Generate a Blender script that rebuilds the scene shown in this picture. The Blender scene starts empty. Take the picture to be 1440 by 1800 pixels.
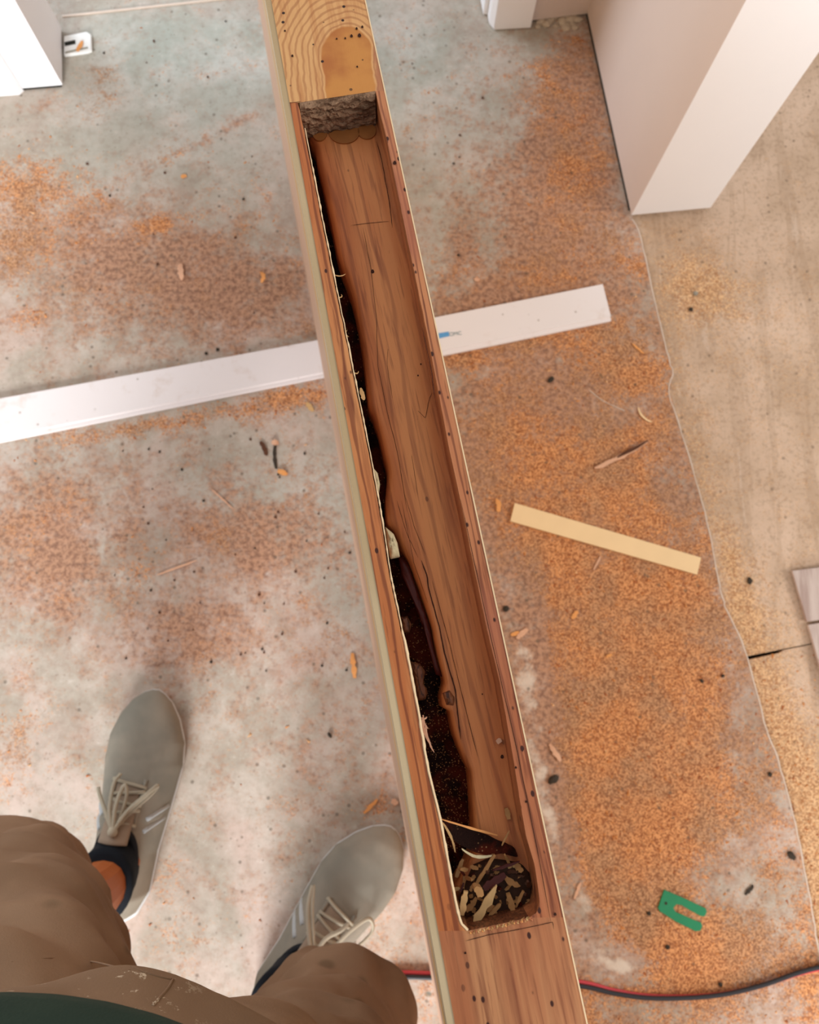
import bpy, bmesh, math, random
import numpy as np
from mathutils import Vector, Matrix, noise as mn
random.seed(7)
# ---------------------------------------------------------------- camera, world, lights
F = 1442.0; CAM_H = 1.2
_up = Vector((34, 273, 1442)).normalized()
_x = (Vector((1, 0, 0)) - Vector((1, 0, 0)).dot(_up) * _up).normalized()
_y = _up.cross(_x)
MR = Matrix((_x, _y, _up))                       # camera axes -> world axes
cd = bpy.data.cameras.new('camera'); cam = bpy.data.objects.new('camera', cd)
bpy.context.scene.collection.objects.link(cam)
cam.matrix_world = Matrix.Translation((0, 0, CAM_H)) @ MR.to_4x4()
cd.sensor_fit = 'VERTICAL'; cd.sensor_height = 36; cd.sensor_width = 28.8; cd.lens = F / 1800 * 36
cd.clip_start = 0.01
cd.dof.use_dof = True; cd.dof.focus_distance = 0.37; cd.dof.aperture_fstop = 19
S = bpy.context.scene; S.camera = cam
S.view_settings.view_transform = 'Standard'; S.view_settings.look = 'None'
S.view_settings.exposure = 0.44; S.view_settings.gamma = 1; S.view_settings.use_curve_mapping = False
W = bpy.data.worlds.new('sky'); S.world = W; W.use_nodes = True
W.node_tree.nodes['Background'].inputs[0].default_value = (0.97, 0.98, 1.0, 1)
W.node_tree.nodes['Background'].inputs[1].default_value = 0.43
def area(name, loc, to, sx, sy, power, col):
    l = bpy.data.lights.new(name, 'AREA'); l.shape = 'RECTANGLE'; l.size = sx; l.size_y = sy
    l.energy = power; l.color = col
    o = bpy.data.objects.new(name, l); S.collection.objects.link(o); o.location = loc
    o.rotation_euler = (Vector(to) - Vector(loc)).to_track_quat('-Z', 'Y').to_euler()
    return o
area('window_light_behind', (-0.7, -3.0, 1.7), (0.25, 0.6, 0.4), 1.3, 1.1, 150, (0.95, 0.975, 1.0))
area('window_light_left', (-2.6, 2.2, 2.0), (-0.4, 0.8, 0.0), 1.6, 1.4, 60, (0.76, 0.87, 1.0))
area('window_light_right', (3.0, -0.6, 2.2), (0.6, 0.0, 0.0), 1.3, 1.2, 42, (1.0, 0.93, 0.86))

# ---------------------------------------------------------------- helpers
def P(px, py, z=0.0):
    """point at height z that the photograph shows at (px, py)"""
    r = MR @ Vector((px - 720, 900 - py, -F)); t = (z - CAM_H) / r.z
    return Vector((r.x * t, r.y * t, z))
def plane_z(y): return 0.866 - 0.05 * (y - 0.06)   # top of the door edge
def D(px, py, d=0.0):
    """point d below the door's top edge plane"""
    r = MR @ Vector((px - 720, 900 - py, -F))
    # H + r.z t = .866 -.05*(r.y t -.06) - d
    t = (0.866 + 0.003 - d - CAM_H) / (r.z + 0.05 * r.y)
    return Vector((r.x * t, r.y * t, CAM_H + r.z * t))
def link(o, parent=None):
    S.collection.objects.link(o)
    if parent: o.parent = parent
    return o
def tag(o, label=None, cat=None, group=None, kind=None):
    if label: o['label'] = label
    if cat: o['category'] = cat
    if group: o['group'] = group
    if kind: o['kind'] = kind
    return o
def obj(name, bm, m, parent=None, smooth=False, normals=True):
    if normals: bmesh.ops.recalc_face_normals(bm, faces=bm.faces)
    me = bpy.data.meshes.new(name); bm.to_mesh(me); bm.free()
    for mm in (m if isinstance(m, (list, tuple)) else [m]): me.materials.append(mm)
    if smooth:
        for p in me.polygons: p.use_smooth = True
    return link(bpy.data.objects.new(name, me), parent)
def empty(name, loc):
    o = bpy.data.objects.new(name, None); o.location = loc; o.empty_display_size = .05
    return link(o)
def rebase(o, loc):
    """put the origin of a world-built mesh at loc"""
    loc = Vector(loc); o.data.transform(Matrix.Translation(-loc)); o.location = loc; return o
def poly_prism(bm, pts, z0, z1):
    b = [bm.verts.new((p[0], p[1], z0)) for p in pts]; t = [bm.verts.new((p[0], p[1], z1)) for p in pts]
    n = len(pts)
    bm.faces.new(b[::-1]); bm.faces.new(t)
    for i in range(n): bm.faces.new((b[i], b[(i+1) % n], t[(i+1) % n], t[i]))
def tube(bm, pts, rad, seg=8, cap=True, squash=1.0):
    rings = []; n = len(pts); pts = [Vector(p) for p in pts]
    rad = rad if isinstance(rad, (list, tuple)) else [rad] * n
    prev = None
    for i, p in enumerate(pts):
        t = (pts[min(i+1, n-1)] - pts[max(i-1, 0)]).normalized()
        if prev is None:
            a = t.orthogonal() if abs(t.z) > .95 else t.cross(Vector((0, 0, 1)))
        else: a = prev - prev.dot(t) * t
        a.normalize(); prev = a; b = t.cross(a).normalized()
        rings.append([bm.verts.new(p + rad[i] * (math.cos(k*2*math.pi/seg) * a + squash*math.sin(k*2*math.pi/seg) * b)) for k in range(seg)])
    for i in range(n-1):
        for k in range(seg):
            bm.faces.new((rings[i][k], rings[i][(k+1) % seg], rings[i+1][(k+1) % seg], rings[i+1][k]))
    if cap: bm.faces.new(rings[0][::-1]); bm.faces.new(rings[-1])
    return rings
def smoothline(pts, n=8):
    """Catmull-Rom through pts"""
    pts = [Vector(p) for p in pts]; out = []
    q = [2*pts[0]-pts[1]] + pts + [2*pts[-1]-pts[-2]]
    for i in range(1, len(q)-2):
        for k in range(n):
            t = k/n
            out.append(0.5*((2*q[i]) + (q[i+1]-q[i-1])*t + (2*q[i-1]-5*q[i]+4*q[i+1]-q[i+2])*t*t + (3*q[i]-q[i-1]-3*q[i+1]+q[i+2])*t**3))
    out.append(pts[-1]); return out
def interp(tab, v):
    if v <= tab[0][0]: return tab[0][1]
    for (a, b), (c, d) in zip(tab, tab[1:]):
        if v <= c: return b + (d-b)*(v-a)/(c-a)
    return tab[-1][1]
def bevel(o, w, seg=2):
    m = o.modifiers.new('bevel', 'BEVEL'); m.width = w; m.segments = seg; m.limit_method = 'ANGLE'; m.angle_limit = .6
    return o

# ---------------------------------------------------------------- material kit
def srgb(r, g, b):
    f = lambda c: (c/255/12.92) if c/255 <= .04045 else ((c/255+.055)/1.055)**2.4
    return (f(r), f(g), f(b), 1)
class Mat:
    def __init__(s, name, rough=.7, spec=.3):
        s.m = bpy.data.materials.new(name); s.m.use_nodes = True; s.t = s.m.node_tree
        s.b = s.t.nodes['Principled BSDF']; s.b.inputs['Roughness'].default_value = rough
        s.b.inputs['Specular IOR Level'].default_value = spec
        s.tc = s.t.nodes.new('ShaderNodeTexCoord').outputs['Object']
    def L(s, a, b):
        if isinstance(a, bpy.types.NodeSocket): s.t.links.new(a, b)
        else: b.default_value = a
    def map(s, scale=(1, 1, 1), rot=(0, 0, 0), loc=(0, 0, 0), src=None):
        n = s.t.nodes.new('ShaderNodeMapping'); s.L(src or s.tc, n.inputs[0])
        n.inputs['Scale'].default_value = scale; n.inputs['Rotation'].default_value = rot; n.inputs['Location'].default_value = loc
        return n.outputs[0]
    def noise(s, scale, detail=4, rough=.55, vec=None, dist=0):
        n = s.t.nodes.new('ShaderNodeTexNoise'); s.L(vec or s.tc, n.inputs['Vector'])
        n.inputs['Scale'].default_value = scale; n.inputs['Detail'].default_value = detail
        n.inputs['Roughness'].default_value = rough; n.inputs['Distortion'].default_value = dist
        return n.outputs['Fac']
    def voro(s, scale, vec=None, out='Distance', rnd=1):
        n = s.t.nodes.new('ShaderNodeTexVoronoi'); s.L(vec or s.tc, n.inputs['Vector'])
        n.inputs['Scale'].default_value = scale; n.inputs['Randomness'].default_value = rnd
        return n.outputs[out]
    def math(s, op, a, b=0.0, clamp=False):
        n = s.t.nodes.new('ShaderNodeMath'); n.operation = op; n.use_clamp = clamp
        s.L(a, n.inputs[0]); s.L(b, n.inputs[1]); return n.outputs[0]
    def step(s, v, lo, hi, a=0.0, b=1.0):
        n = s.t.nodes.new('ShaderNodeMapRange'); n.interpolation_type = 'SMOOTHSTEP'
        s.L(v, n.inputs[0]); n.inputs[1].default_value = lo; n.inputs[2].default_value = hi
        n.inputs[3].default_value = a; n.inputs[4].default_value = b; return n.outputs[0]
    def mix(s, f, a, b, mode='MIX'):
        n = s.t.nodes.new('ShaderNodeMix'); n.data_type = 'RGBA'; n.blend_type = mode
        s.L(f, n.inputs[0]); s.L(a, n.inputs[6]); s.L(b, n.inputs[7]); return n.outputs[2]
    def attr(s, name, out='Fac'):
        n = s.t.nodes.new('ShaderNodeAttribute'); n.attribute_name = name; return n.outputs[out]
    def sep(s, v):
        n = s.t.nodes.new('ShaderNodeSeparateXYZ'); s.L(v, n.inputs[0]); return n.outputs
    def wave(s, vec, scale, dist=4, detail=2, dscale=1.0, prof='SIN', direction='X'):
        n = s.t.nodes.new('ShaderNodeTexWave'); s.L(vec, n.inputs['Vector']); n.bands_direction = direction; n.wave_profile = prof
        n.inputs['Scale'].default_value = scale; n.inputs['Distortion'].default_value = dist
        n.inputs['Detail'].default_value = detail; n.inputs['Detail Scale'].default_value = dscale
        return n.outputs['Fac']
    def bump(s, h, strength=.3, dist=.001):
        n = s.t.nodes.new('ShaderNodeBump'); n.inputs['Strength'].default_value = strength; n.inputs['Distance'].default_value = dist
        s.L(h, n.inputs['Height']); s.L(n.outputs[0], s.b.inputs['Normal'])
    def col(s, c): s.L(c, s.b.inputs['Base Color']); return s.m
def plain(name, c, rough=.6, var=.12, scale=60, spec=.3, bump=0):
    k = Mat(name, rough, spec); n = k.noise(scale, 3)
    d = tuple(v*(1-var) for v in c[:3]) + (1,); u = tuple(min(1, v*(1+var)) for v in c[:3]) + (1,)
    if bump: k.bump(n, bump)
    return k.col(k.mix(n, d, u)) and k.m
DA = -math.atan2(0.187, 1.0)                      # the door runs this much off the room's y axis

def floor_mat():
    k = Mat('skim coat with sawdust', .62, .25)
    big = k.noise(3.2, 5, .6); mid = k.noise(14, 5, .62); fine = k.noise(95, 4, .6); grain = k.noise(330, 3, .6)
    cool = k.attr('cool'); dust = k.attr('dust'); pale = k.attr('pale'); brown = k.attr('brown'); teal = k.attr('teal')
    c = k.mix(k.step(mid, .35, .68), srgb(170, 158, 142), srgb(196, 184, 170))
    c = k.mix(k.step(k.noise(7, 4, .6, dist=.5), .42, .66), c, srgb(200, 178, 164))
    c = k.mix(k.math('MULTIPLY', cool, k.step(mid, .3, .6, .7, 1.0)), c, k.mix(k.step(k.noise(9, 4), .4, .62), srgb(166, 168, 156), srgb(190, 188, 178)))
    wash = k.noise(5.5, 6, .62, dist=.8)
    c = k.mix(k.step(wash, .5, .68, 0, .4), c, srgb(158, 132, 116))
    mot = k.noise(70, 6, .72)
    c = k.mix(k.step(mot, .46, .66, 0, .32), c, srgb(138, 118, 100)); c = k.mix(k.step(mot, .44, .30, 0, .35), c, srgb(220, 210, 198))
    # thin reddish haze of fine dust, with shade painted beyond the left toe
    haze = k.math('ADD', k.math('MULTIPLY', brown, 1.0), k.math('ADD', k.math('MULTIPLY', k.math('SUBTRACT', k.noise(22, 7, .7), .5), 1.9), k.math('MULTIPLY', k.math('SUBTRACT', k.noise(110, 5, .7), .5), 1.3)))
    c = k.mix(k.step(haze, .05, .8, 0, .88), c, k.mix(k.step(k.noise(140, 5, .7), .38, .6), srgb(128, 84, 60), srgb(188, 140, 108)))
    # pale scuffs
    pf = k.math('ADD', pale, k.math('MULTIPLY', k.math('SUBTRACT', k.noise(34, 5, .65), .5), 1.4))
    # sawdust with grain
    n1 = k.math('ADD', k.math('MULTIPLY', k.math('SUBTRACT', k.noise(34, 8, .78), .5), 2.2), k.math('MULTIPLY', k.math('SUBTRACT', k.noise(9, 5, .65), .5), 1.9))
    n2 = k.math('MULTIPLY', k.math('SUBTRACT', k.noise(240, 4, .7), .5), 1.7)
    df = k.math('ADD', k.math('ADD', dust, n1), n2)
    gc = k.sep(k.voro(560, out='Color')); gs = k.math('ADD', k.math('MULTIPLY', gc[0], .6), k.math('MULTIPLY', k.noise(120, 5, .75), .8))
    dc = k.mix(k.step(gs, .45, .95), srgb(150, 84, 42), srgb(228, 160, 102))
    dc = k.mix(k.step(k.noise(11, 4), .4, .65), dc, k.mix(k.step(gs, .5, .9), srgb(138, 92, 60), srgb(200, 150, 108)))
    c = k.mix(k.step(df, .12, .8, 0, .95), c, dc)
    c = k.mix(k.step(pf, .55, .9, 0, .8), c, srgb(224, 210, 194))
    c = k.mix(k.step(k.math('ADD', teal, k.math('MULTIPLY', k.math('SUBTRACT', k.noise(60, 4), .5), 1.2)), .5, .7, 0, .7), c, srgb(100, 118, 112))
    # dark and pale specks
    v = k.voro(55); vr = k.sep(k.voro(55, out='Color'))
    sp = k.math('MULTIPLY', k.step(v, .10, .17, 1, 0), k.step(vr[0], .62, .68))
    c = k.mix(k.math('MULTIPLY', sp, .6), c, srgb(92, 80, 66))
    v2 = k.voro(120); vr2 = k.sep(k.voro(120, out='Color'))
    sp2 = k.math('MULTIPLY', k.step(v2, .12, .22, 1, 0), k.step(vr2[1], .6, .7))
    c = k.mix(k.math('MULTIPLY', sp2, .35), c, srgb(112, 88, 70))
    k.bump(k.math('ADD', k.math('MULTIPLY', k.math('ADD', k.math('MULTIPLY', gs, .5), k.math('MULTIPLY', grain, .5)), k.step(df, .28, .8)), k.math('MULTIPLY', fine, .3)), .35, .0015)
    return k.col(c)
def sub_mat():
    k = Mat('old tan subfloor', .7, .2)
    dust = k.attr('dust'); grain = k.noise(330, 3, .65)
    st = k.map((30, 3.5, 30), (0, 0, -.22)); s1 = k.noise(1.0, 4, .6, st, .6)
    c = k.mix(k.step(k.noise(6, 5, .6), .35, .65), srgb(186, 158, 132), srgb(212, 184, 160))
    c = k.mix(k.step(s1, .5, .56, 0, .3), c, srgb(164, 136, 110)); c = k.mix(k.step(s1, .62, .66, 0, .35), c, srgb(222, 200, 180))
    n1 = k.math('MULTIPLY', k.math('SUBTRACT', k.noise(28, 8, .75), .5), 1.2); n2 = k.math('MULTIPLY', k.math('SUBTRACT', grain, .5), 1.5)
    df = k.math('ADD', k.math('ADD', dust, n1), n2)
    gc = k.sep(k.voro(560, out='Color')); gs = k.math('ADD', k.math('MULTIPLY', gc[0], .6), k.math('MULTIPLY', k.noise(120, 5, .75), .8))
    dc = k.mix(k.step(gs, .45, .95), srgb(168, 114, 70), srgb(230, 186, 138))
    c = k.mix(k.step(df, .1, .75, 0, .9), c, dc); c = k.mix(k.step(k.noise(160, 5, .75), .5, .62, 0, .4), c, srgb(146, 120, 96))
    v = k.voro(60); vr = k.sep(k.voro(60, out='Color'))
    c = k.mix(k.math('MULTIPLY', k.math('MULTIPLY', k.step(v, .1, .18, 1, 0), k.step(vr[0], .66, .7)), .5), c, srgb(90, 72, 56))
    k.bump(k.math('ADD', grain, k.math('MULTIPLY', s1, 1.5)), .3, .0015)
    return k.col(c)
def wood(name, light, dark, line, rot=0.0, sx=260, sy=7, rings=.5, rough=.5, specks=0, spec=.35, zaxis=False, wave_scale=55, wdist=5, linew=(.0, .16), blush=None):
    """grain runs along the door"""
    k = Mat(name, rough, spec)
    m = k.map((1, 1, 1), (0, 0, rot)); fib = k.map((sx, sy, sx), (0, 0, 0), src=m)
    f = k.noise(1, 4, .6, fib); f2 = k.noise(1, 3, .5, k.map((60, 3, 60), src=m))
    c = k.mix(k.step(f2, .35, .65), light, dark)
    c = k.mix(k.step(f, .50, .66, 0, .4), c, line); c = k.mix(k.step(k.noise(1, 3, .5, k.map((700, 16, 700), src=m)), .56, .68, 0, .45), c, line); c = k.mix(k.step(f, .46, .34, 0, .3), c, light)
    w = k.wave(k.map((1, .10, 1), src=m), wave_scale, wdist, 3, 1.6)
    c = k.mix(k.math('MULTIPLY', k.step(w, linew[0], linew[1], 1, 0), rings), c, line)
    if blush: c = k.mix(k.step(k.noise(12, 3), .4, .65, 0, .7), c, blush)
    if specks:
        v = k.voro(330, k.map((1, .6, 1), src=m)); vr = k.sep(k.voro(330, k.map((1, .6, 1), src=m), out='Color'))
        c = k.mix(k.math('MULTIPLY', k.step(v, .18, .3, 1, 0), k.step(vr[0], 1-specks, 1-specks+.05)), c, srgb(66, 28, 16))
    k.bump(f, .25, .0006)
    return k.col(c)
def cap_mat():
    """far solid end of the stile: cathedral arch of growth rings"""
    k = Mat('pine with arched growth rings', .45, .4)
    c0 = D(612, 95); m = k.map((1, 1, 1), (0, 0, -DA), src=None)
    # position relative to the arch, rotated into the door's direction
    n = k.t.nodes.new('ShaderNodeVectorMath'); n.operation = 'SUBTRACT'; k.L(k.tc, n.inputs[0]); n.inputs[1].default_value = c0
    r = k.sep(k.map((1, 1, 1), (0, 0, DA*.35), src=n.outputs[0]))
    wob = k.math('MULTIPLY', k.math('SUBTRACT', k.noise(45, 3), .5), .006)
    up_ = k.math('MULTIPLY', k.math('MAXIMUM', r[1], 0.0), .75)
    rad = k.math('ADD', k.math('SQRT', k.math('ADD', k.math('POWER', k.math('ABSOLUTE', r[0]), 2.0), k.math('POWER', up_, 2.0))), wob)
    s = k.math('SINE', k.math('MULTIPLY', k.math('POWER', rad, .75), 1150.0))
    fib = k.noise(1, 4, .6, k.map((260, 8, 260), src=k.map((1, 1, 1), (0, 0, DA))))
    base = k.mix(k.step(fib, .4, .7), srgb(226, 172, 112), srgb(204, 142, 86))
    base = k.mix(k.step(s, .0, 1.0, 0, .5), base, srgb(162, 94, 52))
    heart = k.mix(k.step(k.noise(40, 4), .35, .65), srgb(206, 138, 66), srgb(182, 108, 50))
    c = k.mix(k.step(rad, .0118, .0128), heart, base)
    ed = k.math('ADD', r[0], k.math('MULTIPLY', k.math('SUBTRACT', k.noise(60, 4), .5), .006))
    c = k.mix(k.step(ed, .011, .0135, 0, .7), c, srgb(164, 92, 66))
    v = k.voro(210); vr = k.sep(k.voro(210, out='Color'))
    c = k.mix(k.math('MULTIPLY', k.step(v, .13, .2, 1, 0), k.step(vr[0], .84, .86)), c, srgb(50, 22, 12))
    k.bump(fib, .2, .0006)
    return k.col(c)
M = {}
M['floor'] = floor_mat(); M['sub'] = sub_mat()
M['white'] = plain('white satin paint', srgb(250, 250, 252), .45, .03, 8, .4)
M['beige'] = plain('beige wall paint and bounce shade', srgb(218, 202, 192), .6, .05, 5)  # beige back wall; on wall_right's left face it paints in warm bounce shade
M['gap'] = plain('dark gap', srgb(40, 40, 34), .9, .3, 120)  # one dark tone for wall feet, floor gap and plate slot
M['plaster'] = plain('raw plaster', srgb(196, 180, 158), .9, .25, 40, bump=.4)
M['ridge'] = plain('cement ridge', srgb(214, 196, 180), .85, .12, 60)
M['cap'] = cap_mat()
M['lip'] = wood('reddish pine edge', srgb(206, 138, 92), srgb(176, 100, 62), srgb(96, 38, 22), DA, specks=.34, wave_scale=95, rings=.6, linew=(0, .3), blush=srgb(172, 100, 74))
M['lipleft'] = wood('orange pine edge', srgb(214, 146, 90), srgb(188, 108, 58), srgb(110, 46, 24), DA, specks=.12, wave_scale=85, rings=.7, linew=(0, .35))
M['endwood'] = wood('near end pine', srgb(208, 148, 100), srgb(180, 110, 70), srgb(122, 60, 36), DA, specks=.2, wave_scale=70, rings=.2, linew=(0, .5), )
M['board'] = wood('routed pine floor of the mortise', srgb(216, 142, 84), srgb(192, 112, 60), srgb(128, 64, 36), DA-.02, wave_scale=26, wdist=11, rings=.4, specks=.03, linew=(0, .16))
M['wallwood'] = wood('inner mortise wall', srgb(196, 126, 78), srgb(160, 90, 52), srgb(84, 40, 24), DA, specks=.12, wave_scale=50)
M['arris'] = plain('freshly cut pale arris', srgb(246, 214, 170), .6, .1, 200)
M['offcut'] = plain('pale pine', srgb(240, 208, 160), .55, .05, 40)

def face_mat():
    k = Mat('laminated door face', .5, .3)
    z = k.sep(k.tc)[2]; y = k.sep(k.tc)[1]
    h = k.math('ADD', z, k.math('MULTIPLY', y, .05))       # height measured from the pitched top
    h = k.math('SUBTRACT', .869, h)
    st = k.noise(1, 4, .5, k.map((1, 2.0, 70)))
    c = k.mix(k.step(st, .4, .6), srgb(190, 164, 124), srgb(214, 192, 154))
    c = k.mix(k.math('MULTIPLY', k.step(h, .10, .13), k.step(h, .17, .20, 1, 0)), c, srgb(214, 160, 82))
    c = k.mix(k.step(h, .2, .3), c, srgb(204, 168, 142))  # pinkish reflection painted into the lower part of the face
    return k.col(c)
M['face'] = face_mat()
def rough_end_mat():
    k = Mat('chopped end grain', .85, .15)
    n = k.noise(1, 5, .7, k.map((120, 120, 420))); f = k.noise(500, 3)
    c = k.mix(k.step(n, .35, .62), srgb(92, 66, 48), srgb(168, 134, 106)); c = k.mix(k.step(f, .6, .7, 0, .6), c, srgb(50, 30, 20))
    k.bump(n, .9, .003); return k.col(c)
M['chop'] = rough_end_mat()
def void_mat():
    k = Mat('dark resinous bark', .8, .1)
    n = k.noise(60, 4); v = k.voro(700); vr = k.sep(k.voro(700, out='Color'))
    c = k.mix(k.step(n, .45, .62), srgb(34, 16, 11), srgb(84, 28, 14))
    sp = k.math('MULTIPLY', k.step(v, .1, .28, 1, 0), k.math('MULTIPLY', k.step(vr[0], .5, .56), k.step(k.noise(45, 4), .38, .54)))
    c = k.mix(k.math('MULTIPLY', sp, .9), c, srgb(170, 130, 90)); k.bump(k.noise(350, 4, .7), .8, .002)
    return k.col(c)
M['void'] = void_mat()
M['void2'] = plain('dark brown crumbs', srgb(62, 38, 24), .8, .6, 300, bump=.6)
M['maroon'] = plain('maroon bark skin', srgb(76, 24, 16), .5, .35, 250, bump=.3)
M['burr'] = wood('burr growth rings', srgb(150, 92, 56), srgb(112, 62, 36), srgb(54, 26, 16), DA, wave_scale=160, wdist=14, rings=.8, linew=(0, .3))
M['glue'] = plain('dried pale filler', srgb(206, 190, 150), .85, .2, 400, bump=.5)
M['chip1'] = plain('pale wood chip', srgb(206, 166, 112), .7, .2, 300, bump=.3)
M['chip2'] = plain('tan wood chip', srgb(176, 128, 78), .7, .25, 300, bump=.3)
M['chip3'] = plain('dark wood chip', srgb(88, 52, 32), .7, .3, 300, bump=.3)
M['chip4'] = plain('orange wood chip', srgb(228, 158, 92), .7, .15, 300)
M['chip5'] = plain('pinkish wood sliver', srgb(218, 170, 138), .7, .12, 300)
M['blackbit'] = plain('black grit and curl shadow', srgb(58, 48, 38), .8, .3, 300)
M['stone'] = plain('grey grit', srgb(150, 144, 130), .8, .2, 300)
M['green'] = plain('green plastic', srgb(24, 130, 84), .4, .12, 60, .5)
M['black'] = plain('black rubber', srgb(42, 38, 42), .45, .15, 60, .5)
M['red'] = plain('red rubber', srgb(206, 66, 74), .45, .1, 60, .5)
M['plastic'] = plain('white plastic', srgb(236, 236, 232), .4, .03, 30, .5)
M['blue'] = plain('blue print', srgb(96, 160, 212), .5, .1, 200)
M['ink'] = plain('grey green ink', srgb(96, 128, 132), .5, .1, 200)
def plankw():
    k = Mat('scuffed white board', .5, .35)
    c = k.mix(k.step(k.noise(20, 5, .7), .55, .75, 0, .5), srgb(238, 230, 228), srgb(212, 190, 174))
    v = k.voro(70); vr = k.sep(k.voro(70, out='Color'))
    c = k.mix(k.math('MULTIPLY', k.math('MULTIPLY', k.step(v, .08, .16, 1, 0), k.step(vr[0], .74, .78)), .6), c, srgb(140, 120, 100))
    return k.col(c)
M['plank'] = plankw()
def lam():
    k = Mat('grey oak laminate', .55, .3)
    n = k.noise(1, 5, .6, k.map((70, 8, 70), (0, 0, .2)))
    return k.col(k.mix(k.step(n, .35, .65), srgb(168, 144, 134), srgb(200, 182, 172)))
M['lam'] = lam()
def cloth(name, a, b, scale=900, stain=None, rough=.85, paint=False):
    k = Mat(name, rough, .15); n = k.noise(9, 4, .6); w = k.noise(scale, 2)
    c = k.mix(k.step(n, .35, .65), a, b); c = k.mix(k.math('MULTIPLY', w, .25), c, (a[0]*.6, a[1]*.6, a[2]*.6, 1))
    if stain:
        v = k.voro(26, k.map((1, 1.7, 1))); vr = k.sep(k.voro(26, k.map((1, 1.7, 1)), out='Color'))
        c = k.mix(k.math('MULTIPLY', k.math('MULTIPLY', k.step(v, .12, .3, 1, 0), k.step(vr[0], .74, .8)), .5), c, stain)
    if paint:      # dried pale paint dabs on the lap
        q = P(170, 1700, .82) - Vector((-.25, -.3, 0)); n2 = k.t.nodes.new('ShaderNodeVectorMath'); n2.operation = 'DISTANCE'; k.L(k.tc, n2.inputs[0]); n2.inputs[1].default_value = q
        pm = k.math('MULTIPLY', k.step(n2.outputs['Value'], .025, .06, 1, 0), k.step(k.noise(1, 5, .75, k.map((60, 190, 60))), .58, .64))
        c = k.mix(k.math('MULTIPLY', pm, .8), c, srgb(214, 196, 170))
    k.bump(w, .25, .0008); return k.col(c)
M['trouser'] = cloth('khaki cotton', srgb(152, 122, 96), srgb(134, 106, 82), stain=srgb(84, 70, 50), paint=True)
M['shirt'] = cloth('dark green knit', srgb(48, 62, 50), srgb(40, 54, 44))
M['knit'] = cloth('taupe knit upper', srgb(160, 150, 134), srgb(134, 130, 118), 900)
M['stripe'] = plain('pale bluish stripe', srgb(184, 188, 188), .6, .05, 60)
M['tongue'] = cloth('taupe tongue', srgb(164, 144, 124), srgb(148, 130, 112), 1600)
M['lace'] = cloth('grey lace', srgb(190, 180, 158), srgb(170, 160, 140), 2000)
M['sole'] = plain('off white foam sole', srgb(206, 206, 204), .6, .06, 40)
M['solein'] = plain('dark shoe lining', srgb(34, 36, 40), .9, .2, 200)
M['sock'] = cloth('black sock', srgb(26, 30, 36), srgb(36, 40, 46), 1400)
M['skin'] = plain('tanned skin', srgb(176, 100, 54), .5, .1, 30, .35)

# ---------------------------------------------------------------- floor
seam_px = [(1112, 385), (1126, 412), (1150, 520), (1176, 628), (1184, 655), (1177, 690), (1200, 762), (1240, 900), (1262, 1010), (1276, 1066), (1310, 1140), (1345, 1270), (1370, 1340), (1400, 1450), (1425, 1580), (1445, 1700), (1482, 1900)]
seam = [P(*p) for p in seam_px]
seam_tab = sorted([(v.y, v.x) for v in seam])
seam_tab = [(-2.5, seam_tab[0][1] + .42)] + seam_tab + [(1.2, .36), (2.6, .30)]
def seam_x(y): return interp(seam_tab, y)
def blobs(name, pts, V):
    """ellipses of dust, tone and painted shade: (px, py, rx, ry, turn in degrees, amount)"""
    out = np.zeros(len(V))
    for (px, py, rx, ry, a, amt) in pts:
        c = P(px, py); a = -math.radians(a); ca, sa = math.cos(a), math.sin(a)
        dx = V[:, 0]-c.x; dy = V[:, 1]-c.y
        u = (dx*ca + dy*sa)/(rx/1180); w = (-dx*sa + dy*ca)/(ry/1180)
        q = u*u + w*w
        out = out + amt*np.exp(-q*1.1)
    return np.clip(out, 0, 1.2)
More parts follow.
